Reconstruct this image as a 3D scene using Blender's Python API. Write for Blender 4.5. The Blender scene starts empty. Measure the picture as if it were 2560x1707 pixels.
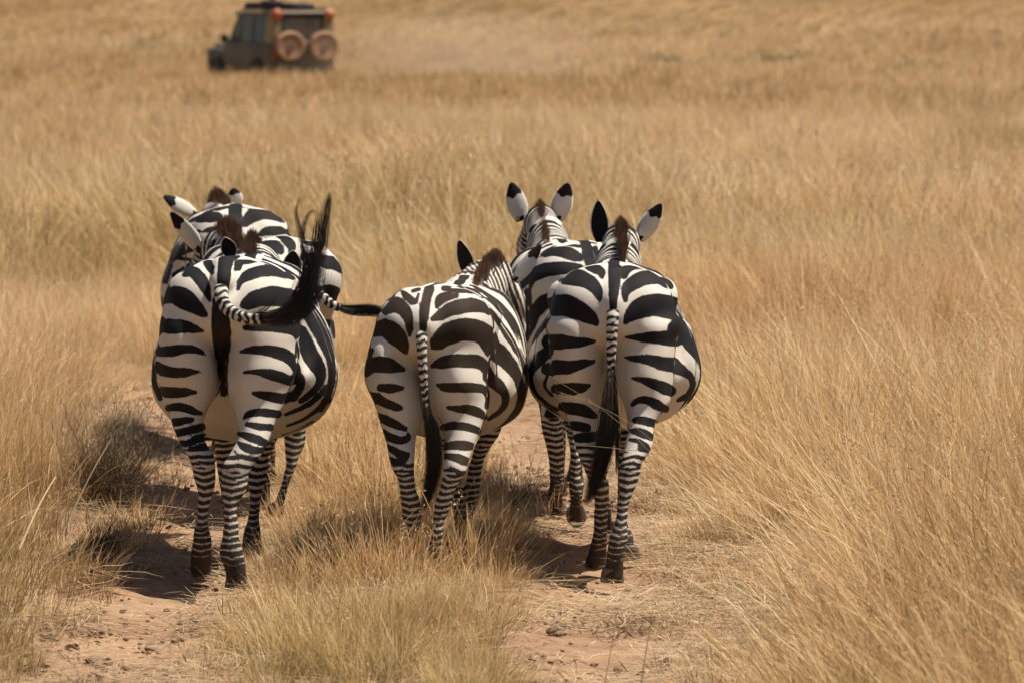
import bpy, bmesh, math, random
import numpy as np
from mathutils import Vector, Matrix
import openvdb

R = math.radians
rng = np.random.default_rng(7)
random.seed(7)
sc = bpy.context.scene

# ------------------------------------------------------------------ camera
F = 11050.0            # focal length in photograph pixels (2560 wide)
CAMH = 2.37
PITCH = math.atan((853.5 - 8) / F)
cam_d = bpy.data.cameras.new('camera')
cam = bpy.data.objects.new('camera', cam_d)
sc.collection.objects.link(cam)
cam.location = (0, 0, CAMH)
cam.rotation_euler = (math.pi / 2 - PITCH, 0, 0)
cam_d.sensor_width = 36
cam_d.lens = 36 * F / 2560
cam_d.clip_start = 0.5
cam_d.clip_end = 5000
cam_d.dof.use_dof = True
cam_d.dof.focus_distance = 18.4
cam_d.dof.aperture_fstop = 5.2
sc.camera = cam

# ------------------------------------------------------------------ light
SUN_EL, SUN_AZ = R(65), R(104)      # azimuth measured from "behind the camera" (-y) towards +x
sx, sy, sz = math.cos(SUN_EL) * math.sin(SUN_AZ), -math.cos(SUN_EL) * math.cos(SUN_AZ), math.sin(SUN_EL)
sd = bpy.data.lights.new('sun', 'SUN')
sd.energy = 5.0
sd.angle = R(0.5)
sd.color = (1.0, 0.93, 0.82)
sun = bpy.data.objects.new('sun', sd)
sc.collection.objects.link(sun)
sun.rotation_euler = Vector((sx, sy, sz)).to_track_quat('Z', 'Y').to_euler()
sun.location = (20, -10, 40)
w = bpy.data.worlds.new('World')
sc.world = w
w.use_nodes = True
nt = w.node_tree
bg = nt.nodes['Background']
sky = nt.nodes.new('ShaderNodeTexSky')
sky.sky_type = 'NISHITA'
sky.sun_disc = False
sky.sun_elevation = SUN_EL
sky.sun_rotation = math.atan2(sx, sy)
sky.dust_density = 2.0
nt.links.new(sky.outputs[0], bg.inputs[0])
bg.inputs[1].default_value = 0.05
sc.view_settings.view_transform = 'Standard'
sc.view_settings.look = 'None'
sc.view_settings.gamma = 1
sc.view_settings.use_curve_mapping = False
sc.view_settings.exposure = 0.38
sc.cycles.max_bounces = 4
sc.cycles.diffuse_bounces = 2
sc.cycles.glossy_bounces = 2
sc.cycles.transmission_bounces = 3
sc.cycles.volume_bounces = 1
sc.cycles.caustics_reflective = False
sc.cycles.caustics_refractive = False
sc.cycles.use_adaptive_sampling = True
sc.cycles.adaptive_threshold = 0.03
sc.cycles.transparent_max_bounces = 8

# ------------------------------------------------------------------ helpers
_c, _s = math.cos(PITCH), math.sin(PITCH)


def W(u, v, Y):
    """point of the place seen at photograph pixel (u, v) at distance Y"""
    dy = F * _c + (853.5 - v) * _s
    dz = -F * _s + (853.5 - v) * _c
    t = Y / dy
    return np.array([(u - 1280) * t, Y, CAMH + dz * t])


def P(p):
    """photograph pixel of points p (N,3)"""
    x, y, z = p[:, 0], p[:, 1], p[:, 2] - CAMH
    d = y * _c - z * _s
    up = y * _s + z * _c
    return 1280 + F * x / d, 853.5 - F * up / d


def G(u, v):
    """ground point at pixel"""
    dy = F * _c + (853.5 - v) * _s
    dz = -F * _s + (853.5 - v) * _c
    t = -CAMH / dz
    return np.array([(u - 1280) * t, dy * t, 0.0])


def link(o, parent=None):
    sc.collection.objects.link(o)
    if parent is not None:
        o.parent = parent
    return o


def tag(o, label=None, cat=None, group=None, kind=None):
    if label: o['label'] = label
    if cat: o['category'] = cat
    if group: o['group'] = group
    if kind: o['kind'] = kind
    return o


def mesh_from(name, V, Fc, mat=None, parent=None, smooth=True, attrs=None, mats=None, mat_idx=None):
    me = bpy.data.meshes.new(name)
    me.from_pydata(V if isinstance(V, list) else V.tolist(), [], Fc if isinstance(Fc, list) else Fc.tolist())
    if smooth:
        me.polygons.foreach_set('use_smooth', [True] * len(me.polygons))
    for m in (mats or ([mat] if mat else [])):
        me.materials.append(m)
    if mat_idx is not None:
        me.polygons.foreach_set('material_index', mat_idx)
    for k, a in (attrs or {}).items():
        at = me.attributes.new(k, 'FLOAT', 'POINT')
        at.data.foreach_set('value', np.asarray(a, dtype=np.float32))
    me.update()
    o = bpy.data.objects.new(name, me)
    return link(o, parent)


def empty(name, loc, rz=0):
    o = bpy.data.objects.new(name, None)
    o.empty_display_size = 0.3
    o.location = loc
    o.rotation_euler = (0, 0, rz)
    return link(o)


class NT:
    def __init__(s, name):
        s.m = bpy.data.materials.new(name)
        s.m.use_nodes = True
        s.t = s.m.node_tree
        s.b = s.t.nodes['Principled BSDF']
        s.out = s.t.nodes['Material Output']

    def n(s, typ, **kw):
        nd = s.t.nodes.new(typ)
        for k, v in kw.items():
            if k.startswith('i_'):
                nd.inputs[int(k[2:])].default_value = v
            else:
                setattr(nd, k, v)
        return nd

    def l(s, a, b):
        s.t.links.new(a, b)

    def ramp(s, fac, stops, interp='LINEAR'):
        r = s.n('ShaderNodeValToRGB')
        r.color_ramp.interpolation = interp
        e = r.color_ramp.elements
        while len(e) < len(stops): e.new(0.5)
        for el, (p, c) in zip(e, stops):
            el.position = p
            el.color = (*c, 1)
        s.l(fac, r.inputs[0])
        return r

    def noise(s, scale, detail=4, rough=0.55, vec=None, dist=0.0):
        nd = s.n('ShaderNodeTexNoise')
        nd.inputs['Scale'].default_value = scale
        nd.inputs['Detail'].default_value = detail
        nd.inputs['Roughness'].default_value = rough
        nd.inputs['Distortion'].default_value = dist
        if vec is not None: s.l(vec, nd.inputs['Vector'])
        return nd

    def math(s, op, a, b=None, c=None, clamp=False):
        nd = s.n('ShaderNodeMath', operation=op, use_clamp=clamp)
        for i, q in enumerate((a, b, c)):
            if q is None: continue
            if isinstance(q, (int, float)): nd.inputs[i].default_value = q
            else: s.l(q, nd.inputs[i])
        return nd.outputs[0]

    def mix(s, fac, a, b):
        nd = s.n('ShaderNodeMix', data_type='RGBA')
        for inp, q in ((nd.inputs[0], fac), (nd.inputs[6], a), (nd.inputs[7], b)):
            if isinstance(q, (int, float)): inp.default_value = q
            elif isinstance(q, tuple): inp.default_value = (*q, 1)
            else: s.l(q, inp)
        return nd.outputs[2]

    def bump(s, h, strength=0.3, dist=0.01):
        nd = s.n('ShaderNodeBump')
        nd.inputs['Strength'].default_value = strength
        nd.inputs['Distance'].default_value = dist
        s.l(h, nd.inputs['Height'])
        s.l(nd.outputs[0], s.b.inputs['Normal'])


def simple_mat(name, col, rough=0.6, metal=0.0, var=0.15, scale=8.0, dirt=None, dirt_amt=0.4):
    a = NT(name)
    tc = a.n('ShaderNodeTexCoord')
    nz = a.noise(scale, 5, vec=tc.outputs['Object'])
    dark = tuple(c * (1 - var) for c in col)
    lite = tuple(min(1, c * (1 + var)) for c in col)
    colr = a.ramp(nz.outputs[0], [(0.3, dark), (0.7, lite)]).outputs[0]
    if dirt:
        nz2 = a.noise(scale * 0.4, 6, 0.65, vec=tc.outputs['Object'])
        f = a.math('MULTIPLY', a.ramp(nz2.outputs[0], [(0.35, (0, 0, 0)), (0.65, (1, 1, 1))]).outputs[0], dirt_amt)
        colr = a.mix(f, colr, dirt)
    a.l(colr, a.b.inputs['Base Color'])
    a.b.inputs['Roughness'].default_value = rough
    a.b.inputs['Metallic'].default_value = metal
    return a.m


# ------------------------------------------------------------------ path layout (plan view)
def path_mid(y):
    return np.interp(y, [10, 15.7, 18, 21, 24, 27, 31, 36, 42, 50, 60],
                     [-0.58, -0.55, -0.47, -0.52, -0.78, -1.15, -1.8, -2.9, -4.6, -7.2, -11.0])


RUT = 0.86           # half distance between the two wheel ruts


def rut_dist(x, y):
    """signed helper: distance to nearest rut centre, and offset from the middle"""
    m = x - path_mid(y)
    return np.abs(np.abs(m) - RUT), m


def vnoise(x, y, s, seed=0):
    """cheap smooth value noise in numpy"""
    x = np.asarray(x, float) * s + seed * 17.13
    y = np.asarray(y, float) * s + seed * 9.71
    xi, yi = np.floor(x).astype(int), np.floor(y).astype(int)
    fx, fy = x - xi, y - yi
    fx, fy = fx * fx * (3 - 2 * fx), fy * fy * (3 - 2 * fy)

    def h(a, b):
        n = (a * 374761393 + b * 668265263 + seed * 1442695) & 0x7fffffff
        n = ((n ^ (n >> 13)) * 1274126177) & 0x7fffffff
        return ((n ^ (n >> 16)) & 0xffff) / 65535.0
    return (h(xi, yi) * (1 - fx) + h(xi + 1, yi) * fx) * (1 - fy) + (h(xi, yi + 1) * (1 - fx) + h(xi + 1, yi + 1) * fx) * fy


def ground_z(x, y):
    d, m = rut_dist(x, y)
    near = np.clip((60 - y) / 15, 0, 1)
    rut = np.exp(-(d / 0.24) ** 2) * -0.045 * near
    bank = np.clip((np.abs(m) - 1.25) / 0.6, 0, 1) * 0.07 * near
    rough = (vnoise(x, y, 1.3, 1) - .5) * 0.05 + (vnoise(x, y, 5, 2) - .5) * 0.03
    rough = rough * np.clip(1 - np.exp(-(d / .3) ** 2) * .5, 0, 1)
    t = np.clip((y - 230) / 700, 0, 1)
    hill = 26 * t * t * (3 - 2 * t)
    return rut + bank + rough + hill + (vnoise(x, y, .03, 5) - .5) * 0.5 * np.clip((y - 40) / 80, 0, 1)


# ------------------------------------------------------------------ ground
def build_ground():
    a = NT('savanna_soil')
    geo = a.n('ShaderNodeNewGeometry')
    pos = geo.outputs['Position']
    n1 = a.noise(0.9, 6, .6, pos)
    n2 = a.noise(14, 6, .65, pos)
    n3 = a.noise(90, 4, .7, pos)
    mp = a.n('ShaderNodeMapping'); mp.inputs['Scale'].default_value = (0.6, 9, 1)
    a.l(pos, mp.inputs[0])
    n4 = a.noise(9, 5, .6, mp.outputs[0])
    soil = a.ramp(n1.outputs[0], [(0.3, (0.32, 0.195, 0.115)), (0.55, (0.42, 0.265, 0.16)), (0.75, (0.48, 0.315, 0.195))]).outputs[0]
    soil = a.mix(a.math('MULTIPLY', a.ramp(n2.outputs[0], [(.35, (1, 1, 1)), (.55, (0, 0, 0))]).outputs[0], .45), soil, (0.19, 0.11, 0.065))
    soil = a.mix(a.math('MULTIPLY', a.ramp(n4.outputs[0], [(.55, (0, 0, 0)), (.68, (1, 1, 1))]).outputs[0], .5), soil, (0.52, 0.37, 0.22))
    far = a.ramp(n2.outputs[0], [(.3, (.22, .145, .07)), (.7, (.34, .23, .12))]).outputs[0]
    sp = a.n('ShaderNodeSeparateXYZ'); a.l(pos, sp.inputs[0])
    fm = a.n('ShaderNodeMapRange'); fm.inputs[1].default_value = 45; fm.inputs[2].default_value = 65
    a.l(sp.outputs[1], fm.inputs[0])
    col = a.mix(fm.outputs[0], soil, far)
    a.l(col, a.b.inputs['Base Color'])
    a.b.inputs['Roughness'].default_value = .95
    a.b.inputs['Specular IOR Level'].default_value = .1
    h = a.math('ADD', n2.outputs[0], a.math('MULTIPLY', n3.outputs[0], .4))
    a.bump(h, .8, .03)

    def grid(name, xs, ys, drop=0.0):
        X, Y = np.meshgrid(xs, ys)
        Z = ground_z(X, Y) - drop
        V = np.stack([X.ravel(), Y.ravel(), Z.ravel()], 1)
        nx, ny = len(xs), len(ys)
        i = np.arange(nx * ny).reshape(ny, nx)
        Fc = np.stack([i[:-1, :-1].ravel(), i[:-1, 1:].ravel(), i[1:, 1:].ravel(), i[1:, :-1].ravel()], 1)
        return V, Fc
    xs = np.concatenate([-np.geomspace(400, 4.2, 40), np.arange(-4, 4.01, .05), np.geomspace(4.2, 400, 40)])
    ys = np.concatenate([np.linspace(-60, 10, 10), np.arange(10.4, 34, .06), np.geomspace(34.2, 1500, 120)])
    V, Fc = grid('ground', xs, ys)
    # clods and hoof marks in the soft soil of the ruts
    d, m = rut_dist(V[:, 0], V[:, 1])
    k = (d < .5) & (V[:, 1] < 34) & (V[:, 1] > 10)
    V[k, 2] += (vnoise(V[k, 0], V[k, 1], 9, 11) - .5) * .025 + (vnoise(V[k, 0], V[k, 1], 3.2, 12) - .5) * .035
    o = mesh_from('ground', V, Fc, a.m)
    tag(o, 'dry earth and grass savanna floor with two worn wheel ruts', kind='structure')


build_ground()

# ------------------------------------------------------------------ zebra materials
def zebra_material(name, white, black, grime=0.25):
    a = NT(name)
    at = a.n('ShaderNodeAttribute', attribute_name='stripe')
    tc = a.n('ShaderNodeTexCoord')
    nf = a.noise(120, 3, .6, tc.outputs['Object'])
    mp = a.n('ShaderNodeMapping'); mp.inputs['Scale'].default_value = (1, 1, .25)
    a.l(tc.outputs['Object'], mp.inputs[0])
    hair = a.noise(420, 2, .6, mp.outputs[0])
    edge = a.math('ADD', at.outputs['Fac'], a.math('MULTIPLY', a.math('SUBTRACT', nf.outputs[0], .5), .007))
    edge = a.math('ADD', edge, a.math('MULTIPLY', a.math('SUBTRACT', hair.outputs[0], .5), .010))
    mr = a.n('ShaderNodeMapRange', interpolation_type='SMOOTHSTEP')
    mr.inputs[1].default_value = -.0018; mr.inputs[2].default_value = .0018
    a.l(edge, mr.inputs[0])
    big = a.noise(5, 4, .6, tc.outputs['Object'])
    wcol = a.mix(a.math('MULTIPLY', a.ramp(big.outputs[0], [(.4, (0, 0, 0)), (.75, (1, 1, 1))]).outputs[0], grime), white, (0.46, 0.34, 0.22))
    wcol = a.mix(a.math('MULTIPLY', hair.outputs[0], .22), wcol, tuple(c * .62 for c in white))
    # dust and warmer hair low on the legs
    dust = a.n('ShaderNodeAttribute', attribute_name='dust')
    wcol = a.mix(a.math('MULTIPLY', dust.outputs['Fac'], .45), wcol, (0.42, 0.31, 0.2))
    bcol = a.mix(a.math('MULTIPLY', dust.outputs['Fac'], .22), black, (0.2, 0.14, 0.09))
    bcol = a.mix(a.ramp(big.outputs[0], [(.45, (0, 0, 0)), (.8, (1, 1, 1))]).outputs[0], bcol, tuple(c * 1.7 for c in black))
    col = a.mix(mr.outputs[0], wcol, bcol)
    a.l(col, a.b.inputs['Base Color'])
    a.b.inputs['Roughness'].default_value = .72
    a.b.inputs['Specular IOR Level'].default_value = .12
    hb = a.math('ADD', a.math('MULTIPLY', hair.outputs[0], .5), nf.outputs[0])
    wr = a.noise(26, 4, .6, tc.outputs['Object'])
    hb = a.math('ADD', hb, a.math('MULTIPLY', wr.outputs[0], 1.0))
    a.bump(hb, .22, .003)
    return a.m


def hair_material(name, root_white, dark, tip, f0=.3, f1=.6):
    a = NT(name)
    al = a.n('ShaderNodeAttribute', attribute_name='along')
    st = a.n('ShaderNodeAttribute', attribute_name='stripe')
    rn = a.n('ShaderNodeAttribute', attribute_name='rand')
    mr = a.n('ShaderNodeMapRange'); mr.inputs[1].default_value = -.002; mr.inputs[2].default_value = .002
    a.l(st.outputs['Fac'], mr.inputs[0])
    root = a.mix(mr.outputs[0], root_white, dark)
    tipc = a.mix(rn.outputs['Fac'], dark, tip)
    f = a.n('ShaderNodeMapRange'); f.inputs[1].default_value = f0; f.inputs[2].default_value = f1
    a.l(al.outputs['Fac'], f.inputs[0])
    a.l(a.mix(f.outputs[0], root, tipc), a.b.inputs['Base Color'])
    a.b.inputs['Roughness'].default_value = .45
    return a.m


M_ADULT = zebra_material('zebra_coat', (0.70, 0.645, 0.565), (0.012, 0.011, 0.012))
M_YOUNG = zebra_material('young_zebra_coat', (0.72, 0.665, 0.585), (0.030, 0.021, 0.015))
M_MANE = hair_material('mane_hair', (0.5, 0.45, 0.38), (0.02, 0.012, 0.01), (0.13, 0.058, 0.030), .2, .5)
M_MANE_Y = hair_material('young_mane_hair', (0.5, 0.45, 0.38), (0.04, 0.022, 0.014), (0.26, 0.135, 0.07), .42, .75)
M_TAIL = hair_material('tail_hair', (0.30, 0.27, 0.22), (0.010, 0.009, 0.009), (0.03, 0.024, 0.02))
M_HOOF = simple_mat('hoof_horn', (0.06, 0.048, 0.038), .55, 0, .4, 30, (0.25, 0.17, 0.11), .6)

CR = {1: (350, 420, 600 / 1568), 2: (350, 900, 600 / 1568), 3: (850, 560, 550 / 1568), 4: (850, 1000, 550 / 1568),
      5: (1220, 430, 600 / 1568), 6: (1220, 930, 600 / 1568), 8: (580, 540, 320 / 1930), 7: (400, 440, 300 / 2138),
      9: (1130, 590, 250 / 1265), 0: (0, 0, 1.0)}


def cp(c, x, y):
    ox, oy, s = CR[c]
    return ox + x * s, oy + y * s


# ------------------------------------------------------------------ signed-distance modelling
def smin(a, b, k):
    h = np.clip(0.5 + 0.5 * (b - a) / k, 0, 1)
    return b + (a - b) * h - k * h * (1 - h)


def ell2(dx, dy, rx, ry):
    q = np.sqrt((dx / rx) ** 2 + (dy / ry) ** 2) + 1e-6
    g = np.sqrt((dx / rx ** 2) ** 2 + (dy / ry ** 2) ** 2) / q + 1e-6
    return (q - 1) / g


def smooth_interp(x, xp, fp):
    """monotone-ish cubic (Catmull-Rom) interpolation, xp ascending"""
    xp = np.asarray(xp, float); fp = np.asarray(fp, float)
    m = np.gradient(fp, xp)
    x = np.clip(x, xp[0], xp[-1])
    i = np.clip(np.searchsorted(xp, x) - 1, 0, len(xp) - 2)
    h = xp[i + 1] - xp[i]
    t = (x - xp[i]) / h
    return ((1 + 2 * t) * (1 - t) ** 2 * fp[i] + t * (1 - t) ** 2 * h * m[i] + t * t * (3 - 2 * t) * fp[i + 1] + t * t * (t - 1) * h * m[i + 1])


def catmull(pts, n):
    pts = np.asarray(pts, float)
    k = np.arange(len(pts))
    t = np.linspace(0, len(pts) - 1, n)
    return np.stack([smooth_interp(t, k, pts[:, j]) for j in range(pts.shape[1])], 1)


HZ = [0, .05, .10, .15, .30, .42, .50, .60, .72, .85, 1.0, 1.12]
H_CY = [.12, .10, .07, .055, .045, .045, .05, .12, .20, .21, .24, .28]
H_RY = [.062, .05, .040, .036, .034, .048, .064, .088, .15, .215, .24, .22]
FZ = [0, .05, .10, .15, .30, .40, .46, .60, .75, .9, 1.0]
F_CY = [1.20, 1.185, 1.165, 1.15, 1.145, 1.14, 1.14, 1.13, 1.12, 1.12, 1.12]
F_RX = [.050, .042, .034, .032, .027, .036, .036, .042, .060, .085, .09]
F_RY = [.060, .05, .038, .034, .030, .042, .042, .055, .085, .12, .13]

TRUNK = dict(y=[-.02, .03, .10, .22, .40, .60, .80, 1.0, 1.2, 1.38, 1.52],
             rx=[.03, .12, .175, .235, .265, .30, .335, .325, .27, .20, .10],
             zt=[1.10, 1.17, 1.225, 1.275, 1.295, 1.27, 1.25, 1.25, 1.26, 1.19, 1.08],
             zb=[1.03, 1.0, .97, .90, .70, .575, .54, .56, .62, .72, .88])


def build_zebra(spec):
    S = spec['s']; VX = spec.get('vox', .01)
    X0, Y0, yaw = spec['x'], spec['Y'], spec['yaw']
    cy_, sy_ = math.cos(yaw), math.sin(yaw)

    def toL(p):            # place -> zebra frame (yaw > 0 turns the head to the right)
        p = np.atleast_2d(p).astype(float) - np.array([X0, Y0, 0])
        return np.stack([p[:, 0] * cy_ - p[:, 1] * sy_, p[:, 0] * sy_ + p[:, 1] * cy_, p[:, 2]], 1)

    def toW(p):
        return np.stack([p[:, 0] * cy_ + p[:, 1] * sy_ + X0, -p[:, 0] * sy_ + p[:, 1] * cy_ + Y0, p[:, 2]], 1)

    T = {k: np.array(v, float) * S for k, v in TRUNK.items()}
    bw = spec.get('bw', 1.0)
    T['rx'] = T['rx'] * np.interp(T['y'] / S, [0, .35, .6, 1.0, 1.3], [spec.get('hw', 1), spec.get('hw', 1), bw, bw, 1])
    T['zt'] = T['zt'] + np.interp(T['y'] / S, [0, .3, .8, 1.2], spec.get('dzt', [0, 0, 0, 0]))
    T['zb'] = T['zb'] + np.interp(T['y'] / S, [0, .3, .8, 1.2], spec.get('dzb', [0, 0, 0, 0]))
    # ---------- head/neck chain
    nk = [(np.array([0, 1.18, 1.0]) * S, .20 * S), (np.array([0, 1.36, 1.08]) * S, .17 * S)]
    poll = toL(W(*spec['poll']))[0]
    nk[1] = (nk[1][0], nk[1][1] * spec.get('neckr', 1))
    md = (nk[1][0] + poll) / 2
    md = md + np.array([0, .02, .0]) * S + np.array(spec.get('neckbend', (0, 0, 0)))
    nk += [(md, .118 * S * spec.get('neckr', 1)), (poll - np.array([0, .0, .045 * S]), .088 * S)]
    hd = np.array(spec.get('headdir', (0, .62, -.78))); hd = hd / np.linalg.norm(hd)
    pc = nk[-1][0]
    nk += [(pc + hd * .14 * S + np.array([0, 0, -.01]), .092 * S * spec.get('headr', 1)), (pc + hd * .32 * S, .068 * S * spec.get('headr', 1)), (pc + hd * .46 * S, .05 * S)]
    neck_pts = np.array([q[0] for q in nk]); neck_r = np.array([q[1] for q in nk])
    # ---------- hind legs from contour rows
    legs = []
    for L in spec['hind']:
        zs, cx, cy, rx, ry = [], [], [], [], []
        for (c, yy, xl, xr) in L['rows']:
            u1, v = cp(c, xl, yy); u2, _ = cp(c, xr, yy)
            z = .6
            for _ in range(3):
                zz = max(z, 0) / S
                c0 = smooth_interp(np.array([zz]), HZ, H_CY)[0] * S + L.get('dy', 0) * (1 - min(1, zz / .95))
                p = toL(W((u1 + u2) / 2, v, Y0 + c0))[0]
                p1 = W(u1, v, Y0 + c0); p2 = W(u2, v, Y0 + c0)
                z = p[2]
            zs.append(p[2]); cx.append(p[0]); cy.append(c0); rx.append((p2[0] - p1[0]) / 2)
            ry.append(smooth_interp(np.array([max(p[2], 0) / S]), HZ, H_RY)[0] * S)
        o = np.argsort(zs)
        zs, cx, cy, rx, ry = [np.array(q)[o] for q in (zs, cx, cy, rx, ry)]
        if zs[-1] < 1.08 * S:
            side = 1 if cx[-1] > 0 else -1
            zs = np.append(zs, 1.12 * S); cx = np.append(cx, cx[-1] * .75); cy = np.append(cy, .28 * S)
            rx = np.append(rx, max(rx[-1] * .7, .08)); ry = np.append(ry, .17 * S)
        legs.append((zs, cx, cy, rx, ry))
    flegs = []
    for L in spec['front']:
        dy = L.get('dy', 0); lift = L.get('lift', 0)
        if 'rows' in L:
            zs, cx, cy, rx, ry = [], [], [], [], []
            for (c, yy, xl, xr) in L['rows']:
                u1, v = cp(c, xl, yy); u2, _ = cp(c, xr, yy)
                z = .5
                for _ in range(3):
                    zz = max(z, 0) / S
                    c0 = np.interp(zz, FZ, F_CY) * S + dy * (1 - min(1, zz / .9))
                    p = toL(W((u1 + u2) / 2, v, Y0 + c0))[0]; p1 = W(u1, v, Y0 + c0); p2 = W(u2, v, Y0 + c0)
                    z = p[2]
                zs.append(p[2]); cx.append(p[0]); cy.append(c0); rx.append((p2[0] - p1[0]) / 2); ry.append(np.interp(max(z, 0) / S, FZ, F_RY) * S)
            zs += [.8 * S, 1.0 * S]; cx += [L['x'] * S] * 2; cy += [1.12 * S] * 2; rx += [.07 * S, .09 * S]; ry += [.1 * S, .13 * S]
            o = np.argsort(zs)
            flegs.append(tuple(np.array(q)[o] for q in (zs, cx, cy, rx, ry)))
        else:
            zz = np.array(FZ)
            flegs.append((zz * S + lift * np.clip(1 - zz / .5, 0, 1), (L['x'] + (L.get('x0', L['x']) - L['x']) * np.clip(1 - zz / .8, 0, 1)) * S,
                          np.array(F_CY) * S + dy * (1 - np.clip(zz / .9, 0, 1)), np.array(F_RX) * S, np.array(F_RY) * S))
    # ---------- grid
    lo = np.array([-.52 * S, -.45 * S, -.03]); hi = np.array([.52 * S, 2.35 * S, 1.62 * S])
    allp = np.concatenate([neck_pts] + [np.stack([l[1], l[2], l[0]], 1) for l in legs + flegs])
    lo = np.minimum(lo, allp.min(0) - .2); hi = np.maximum(hi, allp.max(0) + .2)
    lo[2] = -.04; hi[2] = min(hi[2], neck_pts[:, 2].max() + .16)
    hi[1] = neck_pts[:, 1].max() + .12
    lo[1] = min(-.16, min(l[2].min() for l in legs) - .12)
    nx, ny, nz = [int(math.ceil((hi[i] - lo[i]) / VX)) for i in range(3)]
    gx = (lo[0] + np.arange(nx) * VX).astype(np.float32); gy = (lo[1] + np.arange(ny) * VX).astype(np.float32); gz = (lo[2] + np.arange(nz) * VX).astype(np.float32)
    D = np.full((nx, ny, nz), 0.3, np.float32)

    def sub(a, b):
        i = [max(0, int((a[k] - lo[k]) / VX)) for k in range(3)]
        j = [min((nx, ny, nz)[k], int((b[k] - lo[k]) / VX) + 2) for k in range(3)]
        sl = tuple(slice(i[k], j[k]) for k in range(3))
        return sl, gx[sl[0]][:, None, None], gy[sl[1]][None, :, None], gz[sl[2]][None, None, :]

    # hind legs (kept apart from each other by a small blend radius)
    for (zs, cx, cy, rx, ry) in legs:
        sl, x, y, z = sub((min(cx - rx) - .08, min(cy - ry) - .08, zs[0] - .05), (max(cx + rx) + .08, max(cy + ry) + .08, zs[-1] + .12))
        zf = z.ravel()
        CX, CY, RX, RY = [smooth_interp(zf, zs, q).astype(np.float32)[None, None, :] for q in (cx, cy, rx, ry)]
        d = ell2(x - CX, y - CY, np.maximum(RX, .015), np.maximum(RY, .015))
        zc, zh = (zs[0] + zs[-1]) / 2, (zs[-1] - zs[0]) / 2
        d = -smin(-d, -(np.abs(z - zc) - zh) + 0 * d, .03)
        D[sl] = smin(D[sl], d.astype(np.float32), .018)
    # pelvis / trunk loft
    sl, x, y, z = sub((-.6 * S, -.1, .3 * S), (.6 * S, 1.62 * S, 1.5 * S))
    yf = y.ravel()
    RX, ZT, ZB = [smooth_interp(yf, T['y'], T[q]).astype(np.float32)[None, :, None] for q in ('rx', 'zt', 'zb')]
    CZ, RZ = (ZT + ZB) / 2, np.maximum((ZT - ZB) / 2, .02)
    q = (z - CZ) / RZ
    egg = np.interp(yf / S, [0, .3, .8, 1.2], [-.05, .05, .30, .2]).astype(np.float32)[None, :, None]
    rxe = RX * (1 - egg * np.clip(q, -1, 1))
    pw = 2.12
    qq = (np.abs(x / rxe) ** pw + np.abs(q) ** pw) ** (1 / pw) + 1e-5
    g = np.sqrt((x / rxe ** 2) ** 2 + (q / RZ) ** 2) / qq + 1e-5
    d = (qq - 1) / g
    yc, yh = (T['y'][0] + T['y'][-1]) / 2, (T['y'][-1] - T['y'][0]) / 2
    d = -smin(-d, -(np.abs(y - yc) - yh) + 0 * d, .04)
    D[sl] = smin(D[sl], d.astype(np.float32), spec.get('kt', .028))

    def ellipsoid(c, r, k, sub_=False):
        c = np.array(c) * S; r = np.array(r) * S
        sl, x, y, z = sub(c - r - k - .05, c + r + k + .05)
        qv = np.sqrt(((x - c[0]) / r[0]) ** 2 + ((y - c[1]) / r[1]) ** 2 + ((z - c[2]) / r[2]) ** 2) + 1e-5
        g = np.sqrt(((x - c[0]) / r[0] ** 2) ** 2 + ((y - c[1]) / r[1] ** 2) ** 2 + ((z - c[2]) / r[2] ** 2) ** 2) / qv + 1e-5
        dd = (qv - 1) / g
        D[sl] = (-smin(-D[sl], dd, k) if sub_ else smin(D[sl], dd, k)).astype(np.float32)
    # croup muscle masses and the point of the hip, shoulder
    for s in (-1, 1):
        ellipsoid((s * .125, .23, 1.10), (.125, .20, .155), .085)
        ellipsoid((s * .21, .44, 1.12), (.07, .09, .09), .06)
        ellipsoid((s * .17, 1.16, .92), (.12, .20, .28), .08)
    for s in (-1, 1):
        ellipsoid((s * .30, .50, .99), (.045, .11, .17), .05, True)
        ellipsoid((s * .20, .42, 1.16), (.055, .08, .055), .05)
    ellipsoid((0, .02, 1.13), (.035, .05, .05), .05)
    for (zs, cx, cy, rx, ry) in flegs:
        sl, x, y, z = sub((min(cx - rx) - .08, min(cy - ry) - .08, zs[0] - .05), (max(cx + rx) + .08, max(cy + ry) + .08, zs[-1] + .12))
        zf = z.ravel()
        CX, CY, RX, RY = [smooth_interp(zf, zs, q).astype(np.float32)[None, None, :] for q in (cx, cy, rx, ry)]
        d = ell2(x - CX, y - CY, np.maximum(RX, .015), np.maximum(RY, .015))
        zc, zh = (zs[0] + zs[-1]) / 2, (zs[-1] - zs[0]) / 2
        d = -smin(-d, -(np.abs(z - zc) - zh) + 0 * d, .03)
        D[sl] = smin(D[sl], d.astype(np.float32), .03)
    # neck and head
    for i in range(len(nk) - 1):
        a, b = neck_pts[i], neck_pts[i + 1]; ra, rb = neck_r[i], neck_r[i + 1]
        rm = max(ra, rb) + .08
        sl, x, y, z = sub(np.minimum(a, b) - rm, np.maximum(a, b) + rm)
        ba = b - a; L2 = ba @ ba
        t = np.clip(((x - a[0]) * ba[0] + (y - a[1]) * ba[1] + (z - a[2]) * ba[2]) / L2, 0, 1)
        wide = 1.25 if i < 3 else 1.0
        dx = (x - a[0] - t * ba[0]) * wide
        d = np.sqrt(dx ** 2 + (y - a[1] - t * ba[1]) ** 2 + (z - a[2] - t * ba[2]) ** 2) - (ra + (rb - ra) * t)
        D[sl] = smin(D[sl], d.astype(np.float32), .06 if i < 3 else .03)
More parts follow.
